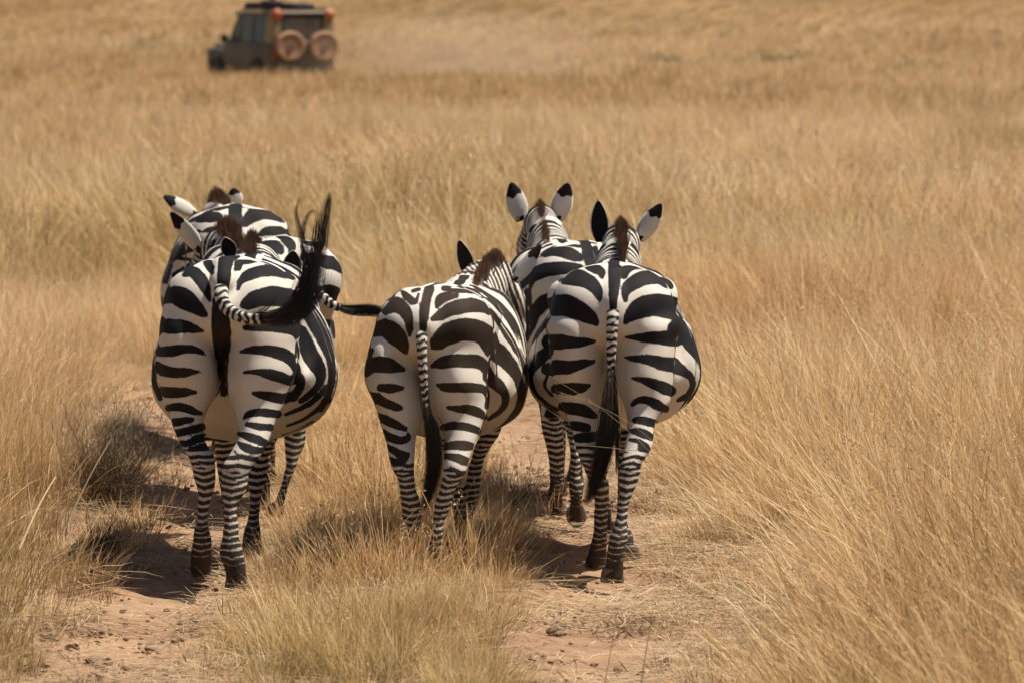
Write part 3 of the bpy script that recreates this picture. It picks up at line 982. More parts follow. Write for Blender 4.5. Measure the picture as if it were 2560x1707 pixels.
# ---- the zebra at the left, its tail flung up
SPECS['A'] = dict(
    s=1.015, x=-1.184, Y=18.05, yaw=R(2.5), seed=1, vox=.009, zleg=.55, bw=1.11, dzb=[0, 0, -.05, -.02], hw=1.02,
    label='large zebra in front at left with its tail flung up to the right',
    poll=(648, 636, 19.85), headdir=(.1, .6, -.8),
    hind=[dict(rows=rows(1, '1000:600,1030 1200:565,1028 1350:560,1018') + rows(2, '180:572,985 280:600,945 400:635,880 500:640,845 600:590,805 680:540,745 760:535,705 850:530,690 920:545,645 1000:548,632 1080:548,645 1150:540,645 1230:522,665 1290:522,680 1350:550,690 1450:565,700 1490:560,700')),
          dict(rows=rows(1, '1000:150,440 1150:125,490 1300:102,515') + rows(2, '125:115,525 200:150,520 270:175,480 350:195,425 400:205,412 500:245,420 560:270,440 620:315,480 700:340,490 780:355,490 850:378,480 950:378,455 1050:372,440 1120:350,455 1180:345,468 1230:335,465 1290:330,465 1340:330,468 1420:340,460'))],
    front=[dict(x=.11, rows=rows(2, '560:800,880 640:760,840 720:712,832 790:708,822 850:715,800 920:718,788 1000:712,780 1060:700,780 1110:680,788 1160:672,792 1220:668,805 1300:690,800')),
           dict(x=-.11, rows=rows(2, '560:490,610 650:500,590 760:510,590 880:530,600 980:540,600 1090:560,640 1180:560,640 1260:560,640'), dy=.35)],
    ears=[dict(c=7, base=(1280, 1440), tip=(1150, 1090), Y=19.85, w=.036, inner=1, dt=-.02), dict(c=8, base=(900, 900), tip=(925, 515), Y=19.85, w=.043, inner=1, dt=-.03)],
    crest=[(7, 1600, 1520, 19.1), (7, 1610, 1440, 19.4), (7, 1640, 1330, 19.7), (7, 1660, 1270, 19.85)], mane_len=.105, mane_w=.016,
    dock=[(1, 552, 640, .24), (1, 545, 700, .10), (1, 534, 765, .02), (1, 530, 830, -.03), (1, 555, 900, -.06), (1, 620, 955, -.09), (1, 700, 982, -.12), (1, 800, 985, -.13)], dock_r=(.034, .021),
    hair=[dict(guide=[(1, 600, 950, -.09), (1, 690, 980, -.12), (1, 780, 987, -.12), (1, 880, 985, -.13), (1, 1000, 950, -.13), (1, 1085, 870, -.13), (1, 1125, 740, -.12), (1, 1130, 600, -.11), (1, 1140, 450, -.10)], spread=[.016, .019, .020, .026, .038, .045, .050, .052, .050], n=1400, w=.0011, lite=.55, start=.5, end=.52),
          dict(guide=[(1, 900, 960, -.12), (1, 1020, 900, -.13), (1, 1090, 780, -.12), (1, 1160, 600, -.1), (1, 1200, 400, -.1), (1, 1228, 230, -.1), (1, 1238, 150, -.1)], spread=[.02, .03, .034, .030, .022, .014, .006], n=150, w=.0012, lite=.1, start=.3, end=.8),
          dict(guide=[(1, 1000, 850, -.12), (1, 1060, 720, -.13), (1, 1080, 560, -.12), (1, 1040, 400, -.1), (1, 1018, 280, -.1), (1, 1050, 180, -.1)], spread=[.03, .026, .018, .011, .007, .004], n=34, w=.0012, lite=.1, start=.3, end=.8),
          dict(guide=[(1, 1040, 850, -.12), (1, 1080, 700, -.13), (1, 1060, 520, -.12), (1, 1070, 380, -.1), (1, 1110, 290, -.1), (1, 1160, 290, -.1)], spread=[.03, .026, .018, .011, .008, .008], n=30, w=.0012, lite=.1, start=.3, end=.8),
          dict(guide=[(1, 1040, 850, -.12), (1, 1110, 700, -.13), (1, 1150, 500, -.12), (1, 1165, 350, -.1), (1, 1180, 230, -.1)], spread=[.03, .028, .022, .018, .012], n=70, w=.0012, lite=.1, start=.3, end=.7),
          dict(guide=[(1, 700, 975, -.12), (1, 800, 930, -.13), (1, 860, 860, -.13), (1, 850, 790, -.12)], spread=[.01, .02, .03, .02], n=26, w=.0011, lite=.1, start=.3, end=.6)],
    strokes=sk(1, """570,560,45 560,610,42 550,680,40 545,740,36 545,800,28 550,860,20 560,900,10;
    440,590,24 450,640,24 470,680,13; 290,700,12 340,680,32 390,720,36 420,770,32 440,820,20 455,870,8; 330,615,20 385,590,14;
    165,860,25 230,830,50 290,860,60 350,900,45 400,940,28 435,965,6; 120,1055,22 160,1035,38 230,1035,42 310,1040,32 370,1055,18 415,1065,4;
    135,1200,28 200,1195,32 280,1185,26 350,1185,20 400,1205,12 425,1220,4; 105,1290,25 150,1320,33 220,1335,30 300,1335,24 370,1330,9 400,1333,3;
    140,1455,20 180,1465,32 250,1465,30 310,1462,22 360,1465,10; 88,1180,8 80,1300,10 95,1400,14 130,1500,16;
    650,600,28 640,650,22; 660,610,18 700,600,26 760,590,22 840,600,15 900,615,9; 640,790,10 655,745,16 690,710,28 740,690,32 800,675,32 870,675,32 940,690,28 1000,720,12;
    670,900,15 710,880,40 780,850,50 860,840,58 940,845,55 1000,860,50 1060,890,45 1130,980,48 1180,1070,45 1220,1160,36 1245,1240,26 1255,1340,20 1245,1420,20 1220,1500,20 1180,1570,18;
    690,1045,15 750,1035,28 850,1035,32 940,1040,35 1000,1050,38 1050,1080,42 1080,1150,45 1110,1220,48 1150,1280,45 1180,1340,32 1175,1400,22 1130,1460,20 1050,1520,14;
    1150,930,6 1190,1000,7 1225,1070,6; 1290,1230,8 1298,1330,8 1290,1430,10 1270,1520,12;
    660,1200,8 720,1190,20 800,1190,28 880,1200,35 950,1225,38 1000,1270,28 1025,1330,22 1030,1370,15;
    680,1335,5 740,1330,12 820,1340,26 900,1360,32 980,1385,28 1040,1370,30 1045,1430,26 1000,1500,24;
    735,1470,8 790,1480,22 870,1495,28 940,1505,30 1000,1480,22;
    500,870,24 522,950,48 530,1050,56 535,1150,50 540,1250,34 545,1350,24 550,1470,20""")  # last stroke: dark skin under the tail plus cleft shade painted in
    + sk(2, """185,310,18 230,305,24 290,310,24 340,330,22 400,348,8; 210,408,20 260,400,22 310,392,18 340,388,12; 230,480,20 290,465,22 350,450,22 405,435,20;
    265,545,18 320,540,20 370,515,22 415,505,22; 300,605,14 350,585,18 400,565,20 440,560,16;
    675,385,5 710,350,18 780,340,22 860,348,24 900,350,20; 700,420,12 760,430,18 850,440,20; 645,480,10 700,495,22 760,515,25 830,545,22;
    640,535,8 690,570,25 750,595,28 810,590,20; 620,600,8 660,630,15 700,660,25 760,670,20;
    1220,180,20 1150,250,16 1060,310,12 950,355,7; 1240,260,12 1150,330,9 1060,390,7 960,430,5; 1130,400,5 1040,450,5 930,490,4"""))
# ---- the young zebra in the middle
SPECS['M'] = dict(
    s=.92, x=-.350, Y=18.25, yaw=R(7), seed=2, vox=.0085, zleg=.52, bw=1.0, young=True,
    label='smaller brownish striped young zebra walking in the middle with its head turned right',
    poll=(1236, 668, 19.9), headr=1.28, neckr=1.12, headdir=(.13, .5, -.8), nper=1.1, neck_slant=.5,
    hind=[dict(rows=rows(3, '950:640,1048 1150:640,1055') + rows(4, '0:650,1048 80:690,1045 150:725,1025 230:745,995 300:750,965 380:750,940 450:745,920 520:735,900 580:725,860 640:715,820 700:690,805 760:678,790 820:670,765 880:665,740 950:645,735 1010:638,725 1080:630,715 1150:615,715 1210:605,720 1270:600,725')),
          dict(rows=rows(3, '850:225,480 1000:182,520 1100:178,560 1200:205,580') + rows(4, '0:228,590 100:265,600 200:295,550 280:315,535 350:330,525 420:345,522 500:375,525 560:410,530 620:422,535 700:430,560 760:435,575 830:440,578 880:455,570 950:475,550 1050:480,548 1100:475,550 1150:470,550 1200:465,555 1250:460,560'))],
    front=[dict(x=.10, rows=rows(4, '250:1000,1130 330:960,1075 400:945,1040 480:920,1020 560:905,1010 640:880,1000 720:865,985 800:858,955 900:865,940 980:870,930 1050:862,930 1110:855,935 1170:850,940'), dy=.0),
           dict(x=-.10, x0=.02, dy=-.05)],
    ears=[dict(c=9, base=(245, 530), tip=(85, 42), Y=19.85, w=.036, inner=1, dt=.0), dict(c=9, base=(785, 575), tip=(1135, 100), Y=19.85, w=.036, dt=0, twist=-15)],
    crest=[(9, 300, 640, 19.2), (9, 350, 560, 19.4), (9, 420, 470, 19.6), (9, 520, 400, 19.8), (9, 590, 385, 19.9)], mane_len=.108, mane_w=.017, mane_n=3000,
    dock=[(3, 605, 600, .22), (3, 598, 660, .10), (3, 588, 740, .02), (3, 582, 810, -.025), (3, 583, 900, -.045), (3, 592, 1050, -.06), (3, 605, 1200, -.06), (3, 625, 1330, -.055)], dock_r=(.033, .013),
    hair=[dict(guide=[(3, 590, 1000, -.05), (3, 597, 1120, -.06), (3, 612, 1260, -.06), (3, 628, 1370, -.06), (4, 645, 150, -.06), (4, 668, 280, -.06), (4, 670, 430, -.05), (4, 655, 560, -.045), (4, 625, 680, -.04), (4, 590, 785, -.04)], spread=[.016, .015, .014, .016, .022, .027, .027, .025, .020, .010], n=1100, w=.0012, lite=.6, start=.4, end=.75)],
    strokes=sk(3, """640,460,30 620,520,28 605,600,32 595,680,28 590,760,18;
    450,490,14 480,520,24 520,555,22; 560,500,8 540,560,10; 560,465,10 520,480,12; 330,610,35 400,575,48 460,620,40 490,690,28 497,760,18 490,800,6;
    250,760,40 320,740,55 390,790,62 440,850,45 470,910,15; 185,1070,20 230,1010,45 310,1000,50 380,1015,38 450,1035,12;
    290,1165,22 350,1170,30 410,1170,22 450,1165,8; 205,1205,14 260,1240,32 330,1275,28 400,1305,24 435,1310,14; 270,1370,22 330,1395,28 400,1430,24 465,1460,15;
    225,900,14 205,960,14 190,1040,10;
    690,590,10 715,540,32 760,510,22 790,500,10; 740,460,14 830,465,22 900,470,22 980,480,20 1060,520,22 1120,570,24 1180,640,22 1240,730,18 1290,830,12; 700,570,10 760,535,12 830,510,14;
    660,680,14 710,655,30 790,610,42 880,585,46 960,580,44 1030,600,30 1060,640,10; 1060,610,14 1120,680,16 1170,760,20 1230,850,20 1290,950,18 1320,1060,12;
    660,880,14 700,840,50 780,780,70 870,755,70 960,760,70 1040,800,66 1080,880,58 1140,930,58 1200,990,48 1250,1060,36 1285,1150,28 1290,1240,22 1260,1330,18 1180,1420,12 1080,1490,8;
    660,1010,14 720,990,36 800,975,42 900,975,42 990,985,42 1040,1030,30 1070,1100,40 1130,1150,40 1175,1210,24 1175,1280,20 1130,1340,14 1060,1390,10;
    690,1145,8 750,1160,26 850,1165,28 950,1165,30 1030,1180,26 1050,1240,14 1045,1300,12; 770,1305,8 830,1315,20 910,1320,30 980,1340,30 1030,1370,18;
    735,1450,20 800,1435,24 900,1445,26 980,1470,22; 1325,1000,8 1330,1100,7 1320,1200,6 1290,1300,7 1220,1400,7 1120,1480,6""")
    + sk(4, """310,230,20 360,265,28 430,285,22 480,270,20 488,240,10; 325,325,15 380,355,22 430,385,24 485,380,12; 345,420,18 400,440,22 450,430,22 485,395,12;
    370,500,15 420,515,22 470,490,20 515,460,12; 420,570,14 460,575,18 520,560,15;
    745,330,20 820,320,28 900,325,30 950,330,18; 755,400,18 810,405,25 880,425,28 925,450,20; 790,480,12 830,510,25 870,540,28 900,545,15"""))
# ---- the zebra in front at right
SPECS['R'] = dict(
    s=.985, x=.414, Y=18.3, yaw=R(2), seed=3, vox=.009, zleg=.56, bw=1.08,
    label='zebra in front at right with its tail hanging straight and one ear turned out',
    poll=(1553, 586, 20.0), headdir=(0, .62, -.78), neck_slant=.8,
    hind=[dict(rows=rows(5, '950:870,1240 1100:845,1235 1250:838,1215') + rows(6, '20:835,1212 100:858,1203 200:888,1180 260:903,1140 330:905,1100 400:905,1082 480:895,1068 540:880,1040 600:865,1005 680:852,988 740:858,965 800:862,940 870:845,918 950:835,910 1010:820,905 1080:792,912 1130:785,905 1200:775,885 1260:765,885 1310:750,885 1365:742,880')),
          dict(rows=rows(5, '950:405,735 1100:400,750 1250:398,750') + rows(6, '0:405,752 100:440,740 200:480,730 300:520,720 400:550,715 500:580,708 580:615,708 660:640,750 720:665,788 780:685,792 850:695,788 950:692,780 1050:688,778 1130:668,778 1180:655,775 1250:640,770 1275:640,768'))],
    front=[dict(x=.11, rows=rows(6, '900:850,900 1000:860,915 1060:880,945 1120:882,955 1160:885,957 1215:888,957')),
           dict(x=-.11, rows=rows(6, '560:690,760 700:690,760 850:745,800 920:752,806 980:755,812 1040:770,815'), dy=.12)],
    ears=[dict(c=5, base=(735, 460), tip=(720, 180), Y=20.0, w=.041, inner=1, dt=0), dict(c=5, base=(985, 445), tip=(1135, 205), Y=20.0, w=.042, dt=0)],
    crest=[(5, 880, 620, 19.3), (5, 880, 500, 19.6), (5, 868, 420, 19.9), (5, 868, 400, 20.05)], mane_len=.10, mane_w=.015,
    dock=[(5, 826, 710, .22), (5, 822, 790, .09), (5, 818, 870, .02), (5, 815, 950, -.03), (5, 808, 1080, -.05), (5, 805, 1200, -.055), (5, 800, 1300, -.055), (5, 800, 1400, -.055)], dock_r=(.034, .014),
    hair=[dict(guide=[(5, 806, 1130, -.055), (5, 803, 1260, -.06), (6, 800, 60, -.06), (6, 795, 220, -.06), (6, 780, 380, -.055), (6, 755, 520, -.05), (6, 725, 650, -.045), (6, 680, 770, -.04), (6, 640, 870, -.04)], spread=[.015, .015, .020, .028, .032, .033, .031, .024, .010], n=1200, w=.0012, lite=.6, start=.45, end=.72),
          dict(guide=[(6, 810, 100, -.06), (6, 840, 300, -.06), (6, 846, 500, -.06), (6, 838, 680, -.06)], spread=[.01, .012, .009, .004], n=90, w=.0014, lite=.2, start=.3, end=.8)],
    strokes=sk(5, """830,590,38 825,680,36 822,760,30 820,830,24 815,900,18;
    640,620,12 690,630,30 735,650,26 745,690,12; 500,690,40 580,690,50 660,720,42 710,770,34 730,830,16; 425,880,55 500,870,62 580,900,58 650,940,46 705,985,20;
    400,1110,45 480,1110,42 570,1115,32 640,1110,22 695,1105,10; 390,1290,35 450,1275,42 530,1275,38 610,1255,26 690,1235,10; 440,1415,25 500,1415,34 580,1415,32 660,1395,12;
    395,950,14 350,1010,20 300,1070,22 262,1130,14; 390,1170,32 340,1220,36 295,1280,22 278,1350,12 310,1440,10 380,1510,10 450,1550,8; 390,1320,8 370,1400,6 420,1460,6;
    890,680,18 905,640,28 950,615,22 1000,625,12 1030,635,6; 895,840,12 905,770,30 960,720,42 1040,690,42 1110,690,40 1170,730,26 1195,750,15;
    900,980,12 940,930,40 1010,885,60 1090,870,65 1170,880,68 1235,905,60; 900,1080,6 970,1080,20 1050,1080,30 1140,1085,40 1230,1090,45; 895,1210,5 960,1220,18 1040,1225,28 1120,1245,38 1210,1260,42;
    940,1345,5 1010,1360,18 1080,1380,28 1150,1410,34 1195,1430,30;
    1240,1030,60 1290,1080,46 1330,1140,36 1370,1200,26 1395,1270,13 1395,1350,9 1370,1420,10 1300,1500,7; 1260,910,8 1330,985,10 1385,1090,8 1405,1180,7; 1225,1270,38 1280,1305,28 1325,1340,18 1335,1400,16 1300,1460,16 1240,1490,10;
    740,800,8 725,860,6""")
    + sk(6, """485,220,22 540,235,34 620,250,34 700,285,18; 530,345,20 580,350,28 650,362,22; 555,430,18 610,430,28 700,420,30; 585,510,18 630,530,25 700,535,25; 620,590,16 690,600,20;
    945,210,12 980,185,18 1040,185,22 1110,215,28 1160,240,20; 960,315,16 1020,315,24 1090,335,22; 925,385,12 980,390,22 1040,410,24 1075,430,18; 930,440,8 990,455,14 1030,490,22 1060,520,18; 990,480,12 1020,530,18 1010,570,12"""))
# ---- the zebra behind it, head up
SPECS['S'] = dict(
    s=.975, x=.375, Y=20.25, yaw=R(-7), seed=4, gap=.045, vox=.01, bw=1.03,
    label='zebra behind the front right one, head up with both ears pricked',
    poll=(1352, 535, 22.1), headdir=(-.1, .62, -.78), neck_slant=.8,
    hind=[dict(rows=rows(6, '100:500,640 250:500,600 350:500,560 430:520,575 500:535,582 600:538,605 680:536,602 730:524,626 780:530,620 850:538,612 900:532,630 960:530,636 1000:545,625'), dy=-.28, hl=-1.0),
          dict(rows=rows(6, '0:280,420 100:305,430 200:325,450 280:340,470 350:348,478 450:370,490 550:388,493 650:397,490 720:400,488 790:395,486 850:400,484 920:420,480'))],
    front=[dict(x=.10, dy=.2), dict(x=-.10, rows=rows(6, '150:400,470 350:430,500 500:440,505 650:445,495 720:440,492 800:430,480'), dy=-.35)],
    ears=[dict(c=5, base=(222, 320), tip=(150, 66), Y=22.1, w=.052, dt=0), dict(c=5, base=(455, 315), tip=(525, 68), Y=22.1, w=.052, dt=0)],
    crest=[(5, 400, 560, 21.3), (5, 385, 450, 21.6), (5, 355, 310, 22.0), (5, 345, 270, 22.15)], mane_len=.10, mane_w=.012, mane_dir=(-.12, -.3, 1),
    strokes=sk(5, """630,460,25 650,520,30 665,590,30; 370,540,15 430,520,28 500,525,36 570,550,32 605,570,15; 470,487,5 530,478,7 600,488,9;
    230,740,15 290,680,38 380,640,40 470,630,38 560,630,30 600,625,20; 240,940,26 255,860,28 262,780,18 290,720,10; 320,900,38 370,850,42 430,830,35; 230,1080,34 275,1010,28 310,940,24; 680,455,8 715,460,10; 700,500,12 720,560,14;
    215,760,8 240,735,8; 330,1160,20 370,1100,16; 235,800,10 222,870,8"""))
# ---- left group, behind
SPECS['B'] = dict(
    s=1.01, x=-1.41, Y=23.0, yaw=R(-7), seed=5, gap=.045, vox=.011, bw=1.08,
    label='zebra farthest back in the left group, one ear stretched out to the left',
    poll=(540, 524, 24.75), headdir=(-.1, .6, -.8),
    hind=None, front=[dict(x=.11, dy=.1), dict(x=-.11, dy=-.2)],
    ears=[dict(c=7, base=(650, 690), tip=(42, 350), Y=24.7, w=.044, dt=-.02, twist=20), dict(c=7, base=(1350, 540), tip=(1310, 212), Y=24.7, w=.046, dt=0)],
    crest=[(7, 1230, 660, 23.9), (7, 1160, 580, 24.3), (7, 1060, 520, 24.6), (7, 960, 500, 24.75)], mane_len=.112, mane_w=.020,
    strokes=sk(1, """620,235,40 620,290,40 625,400,36; 690,240,20 740,245,20 800,255,12; 690,360,25 740,310,42 820,290,40 900,310,35 950,340,20; 780,440,12 830,415,25 900,410,25 970,420,15 1000,440,10;
    430,270,4 500,260,20 570,250,15; 290,350,10 360,320,32 440,320,34 510,320,26; 380,410,8 430,440,10; 200,600,20 260,530,40 330,520,26; 165,740,16 200,640,12; 230,700,18 300,655,14 350,610,10; 240,590,6 330,600,8"""))
SPECS['C'] = dict(
    s=.98, x=-1.0, Y=20.5, yaw=R(-14), seed=6, gap=.045, vox=.01, bw=.98,
    label='zebra between the two left ones with its tail blown out level to the right',
    poll=(535, 590, 22.0), headdir=(-.1, .6, -.8), neckbend=(0, 0, -.02), neck_slant=.2,
    hind=None, front=[dict(x=.10, dy=.1), dict(x=-.10, dy=-.2)],
    ears=[dict(c=7, base=(720, 1340), tip=(178, 635), Y=21.95, w=.046, dt=0, twist=-38)],
    crest=[(7, 1500, 1420, 21.2), (7, 1390, 1230, 21.45), (7, 1260, 1080, 21.75), (7, 1080, 1020, 22.0)], mane_len=.115, mane_w=.020, mane_n=2800,
    dock=[(8, 1100, 1000, .08), (8, 1250, 1150, -.02), (8, 1380, 1240, -.06), (8, 1500, 1330, -.08), (8, 1620, 1390, -.09)], dock_r=(.030, .018),
    hair=[dict(guide=[(8, 1500, 1310, -.08), (8, 1650, 1390, -.08), (8, 1800, 1420, -.08), (8, 1930, 1425, -.08), (3, 210, 615, -.08), (3, 280, 625, -.08), (3, 340, 640, -.08)], spread=[.01, .016, .02, .021, .021, .02, .016], n=600, w=.0014, lite=.6, start=.4, end=.8)],
    strokes=sk(8, """640,255,16 760,320,60 850,390,66 900,480,52 880,560,28; 430,400,40 560,400,80 680,470,76 740,540,42; 460,620,15 580,640,28 690,680,26; 430,290,10 520,275,12;
    1040,330,25 1150,380,56 1250,400,46 1330,440,20; 1100,620,60 1250,640,60 1400,690,88 1550,720,84 1640,810,48; 1250,1180,60 1380,1150,92 1500,1150,92 1620,1220,88 1700,1280,48""")
    + sk(1, """1200,1030,40 1260,1050,48 1320,1070,45; 1330,1080,16 1345,1150,16 1330,1230,12 1300,1270,8; 1290,1190,8 1310,1150,6""")
    + sk(2, """930,490,14 1010,500,16 1070,490,12; 940,550,14 1000,570,16; 950,610,14 1010,620,12"""))


def place_zebras():
    for k in 'AMRSCB':
        sp = SPECS[k]
        if sp['hind'] is None:
            X0, Y0, S, yaw = sp['x'], sp['Y'], sp['s'], sp['yaw']
            if k == 'C':
                sp['hind'] = [dict(rows=rows(2, '300:880,1060 400:920,1080 480:935,1080 560:945,1070 620:950,1040 680:955,1020 750:935,990 830:915,960 900:885,940 980:855,920 1010:850,925')),
                              tmpl_leg(X0, Y0, S, -1, -.12, .25, yaw)]
            else:
                sp['hind'] = [tmpl_leg(X0, Y0, S, 1, .07, -.1, yaw), tmpl_leg(X0, Y0, S, -1, -.09, .3, yaw)]
        build_zebra(auto_dy(sp))


place_zebras()
# ------------------------------------------------------------------ safari vehicle
def bm_box(bm, x0, x1, y0, y1, z0, z1, bev=0.0, taper=None):
    vs = [bm.verts.new((x, y, z)) for z in (z0, z1) for y in (y0, y1) for x in (x0, x1)]
    if taper:
        for v_, (dx, dy) in zip(vs[4:], taper): v_.co.x += dx; v_.co.y += dy
    fs = [(0, 2, 3, 1), (4, 5, 7, 6), (0, 1, 5, 4), (2, 6, 7, 3), (0, 4, 6, 2), (1, 3, 7, 5)]
    f = [bm.faces.new([vs[i] for i in q]) for q in fs]
    if bev:
        es = list({e for q in f for e in q.edges})
        bmesh.ops.bevel(bm, geom=es, offset=bev, segments=3, affect='EDGES', profile=.5)
    return vs


def bm_obj(name, bm, mat, parent, loc=None):
    me = bpy.data.meshes.new(name)
    bmesh.ops.recalc_face_normals(bm, faces=bm.faces)
    bm.to_mesh(me); bm.free()
    for p in me.polygons: p.use_smooth = True
    try: me.set_sharp_from_angle(angle=R(40))
    except Exception: pass
    me.materials.append(mat)
    o = bpy.data.objects.new(name, me)
    if loc: o.location = loc
    return link(o, parent)


def bm_lathe(prof, axis='x', n=40, c=(0, 0, 0)):
    """closed profile of (r, t) rotated about the axis through c"""
    bm = bmesh.new()
    rings = []
    for i in range(n):
        a = 2 * math.pi * i / n
        ring = []
        for (r, t) in prof:
            p = (t, r * math.cos(a), r * math.sin(a)) if axis == 'x' else (r * math.cos(a), t, r * math.sin(a))
            ring.append(bm.verts.new((p[0] + c[0], p[1] + c[1], p[2] + c[2])))
        rings.append(ring)
    for i in range(n):
        a_, b_ = rings[i], rings[(i + 1) % n]
        for j in range(len(prof) - 1):
            bm.faces.new((a_[j], a_[j + 1], b_[j + 1], b_[j]))
    for j in (0, len(prof) - 1):
        if prof[j][0] > 1e-4:
            bm.faces.new([r_[j] for r_ in rings])
    bmesh.ops.remove_doubles(bm, verts=bm.verts, dist=1e-4)
    return bm


def build_vehicle():
    paint = simple_mat('dusty_olive_paint', (0.085, 0.082, 0.062), .55, 0, .2, 2.5, (0.24, 0.185, 0.125), .55)
    tanp = simple_mat('tan_panel_paint', (0.36, 0.26, 0.13), .6, 0, .15, 3, (0.38, 0.27, 0.17), .4)
    dark = simple_mat('dark_rubber', (0.02, 0.018, 0.016), .7, 0, .2, 6, (0.12, 0.085, 0.055), .35)
    gl = simple_mat('tinted_glass', (0.045, 0.05, 0.048), .18, 0, .1, 2, (0.26, 0.2, 0.14), .5)
    cover = simple_mat('dusty_spare_cover', (0.40, 0.23, 0.13), .85, 0, .15, 4, (0.34, 0.2, 0.12), .6)
    red = simple_mat('red_orange_lens', (0.48, 0.075, 0.03), .5, 0, .35, 9, (0.4, 0.25, 0.12), .5)
    org = simple_mat('orange_lens', (0.58, 0.16, 0.05), .5, 0, .3, 9, (0.4, 0.25, 0.12), .5)
    steel = simple_mat('dusty_steel', (0.25, 0.22, 0.18), .5, .4, .15, 6, (0.3, 0.2, 0.13), .5)
    load = simple_mat('black_canvas', (0.018, 0.016, 0.015), .8, 0, .3, 7, (0.1, 0.06, 0.05), .3)
    th = R(25)
    # local frame: origin at ground below the rear left corner, x to the right, y forward
    root = empty('safari_vehicle', (-6.62, 121.0, ground_z(np.array([-6.4]), np.array([122.]))[0] - .02), th)
    tag(root, 'dusty olive safari vehicle driving away in tall grass, two spare wheels on its back', 'vehicle')
    root.scale = (1.05, 1.05, 0.98)
    Wd, Ln = 1.84, 4.75
    # lower tub: rear body, doors and front wings with a proper bonnet step
    bm = bmesh.new()
    bm_box(bm, 0, Wd, 0, 3.35, .52, 1.36, .06)
    bm_box(bm, .05, Wd - .05, 3.28, Ln, .60, 1.17, .10)
    bm_box(bm, .22, Wd - .22, 3.30, Ln - .12, 1.10, 1.28, .07)
    bm_obj('body', bm, paint, root)
    for s, x0 in ((0, -.05), (1, Wd - .06)):
        for yc in (.88, 3.85):
            bm = bm_lathe([(.42, 0), (.50, 0), (.50, .12), (.42, .12)], 'x', 28, (x0, yc, .42))
            bm_obj('wheel_arch', bm, dark, root)
    # cab: pillars, roof, panes
    zt, zb = 2.10, 1.34
    for x in (.02, Wd - .09):
        for y0, y1 in ((.02, .42), (1.28, 1.36), (2.18, 2.27), (2.95, 3.02)):
            top = 0 if y0 < 2.9 else -.55
            sgn = 1 if x < 1 else -1
            bm = bmesh.new(); bm_box(bm, x, x + .07, y0, y1, zb, zt, 0, [(sgn * .08, top)] * 4)
            bm_obj('pillar', bm, tanp if y0 < .1 else paint, root)
    bm = bmesh.new(); bm_box(bm, .02, Wd - .02, .02, 2.55, 2.10, 2.21, .05); bm_obj('roof', bm, paint, root)

    def pane(name, pts, mat, th_=.012):
        bm = bmesh.new()
        p = [Vector(q) for q in pts]
        nrm = (p[1] - p[0]).cross(p[2] - p[0]).normalized()
        a_ = [bm.verts.new(q) for q in p]; b_ = [bm.verts.new(q + nrm * th_) for q in p]
        bm.faces.new(a_[::-1]); bm.faces.new(b_)
        for i in range(len(p)):
            j = (i + 1) % len(p)
            bm.faces.new((a_[i], a_[j], b_[j], b_[i]))
        return bm_obj(name, bm, mat, root)
    for x, xt in ((.045, .115), (Wd - .045, Wd - .115)):
        for y0, y1, t1 in ((.42, 1.28, 0), (1.36, 2.18, 0), (2.27, 2.95, -.55)):
            pane('side_window', [(x, y0, zb), (x, y1, zb), (xt, y1 + t1, zt), (xt, y0, zt)], gl)
    pane('windscreen', [(.1, 2.99, zb - .02), (Wd - .1, 2.99, zb - .02), (Wd - .17, 2.50, zt), (.17, 2.50, zt)], gl)
    for x0, x1 in ((.02, .30), (Wd - .30, Wd - .02)):
        bm = bmesh.new(); bm_box(bm, x0, x1, -.01, .05, 1.30, 2.12, .02)
        bm_obj('rear_corner_panel', bm, tanp, root)
    pane('rear_window', [(.30, .01, 1.42), (Wd - .30, .01, 1.42), (Wd - .36, .01, 2.03), (.36, .01, 2.03)], gl, .02)
    bm = bmesh.new(); bm_box(bm, .28, Wd - .28, -.03, .03, .60, 1.40, .03); bm_obj('rear_door', bm, paint, root)
    bm = bmesh.new(); bm_box(bm, .05, Wd - .05, -.22, -.06, .50, .64, .03); bm_obj('bumper', bm, dark, root)
    # spare wheels hung on the back
    for xc in (.50, 1.46):
        bm = bm_lathe([(.0, -.07), (.10, -.09), (.12, -.075), (.30, -.085), (.36, -.10), (.40, -.06), (.41, 0), (.40, .10), (.36, .15), (.0, .15)], 'y', 44, (xc, -.17, 1.25))
        w_ = bm_obj('spare_wheel', bm, cover, root)
        bm = bm_lathe([(.0, -.12), (.045, -.115), (.05, -.09)], 'y', 16, (xc, -.17, 1.25)); bm_obj('hub', bm, steel, w_)
        for k in range(5):
            a = 2 * math.pi * k / 5
            bm = bm_lathe([(.0, -.115), (.014, -.11), (.016, -.09)], 'y', 8, (xc + math.cos(a) * .09, -.17, 1.25 + math.sin(a) * .09)); bm_obj('wheel_nut', bm, steel, w_)
        bm = bmesh.new(); bm_box(bm, xc - .05, xc + .05, -.10, .0, .80, 1.4, .01); bm_obj('wheel_carrier', bm, dark, root)
    for xc, m in ((.20, red), (Wd - .16, org)):
        bm = bm_lathe([(.0, -.10), (.07, -.09), (.13, -.05), (.155, .0), (.13, .06), (.07, .09), (.0, .10)], 'y', 24, (xc, -.02, 2.13))
        o = bm_obj('corner_lamp', bm, m, root)
        o['label'] = 'round red lamp' if m is red else 'round orange lamp'
        bm = bmesh.new(); bm_box(bm, xc - .02, xc + .02, -.03, .01, 1.8, 2.05, .006); bm_obj('lamp_bracket', bm, dark, o)
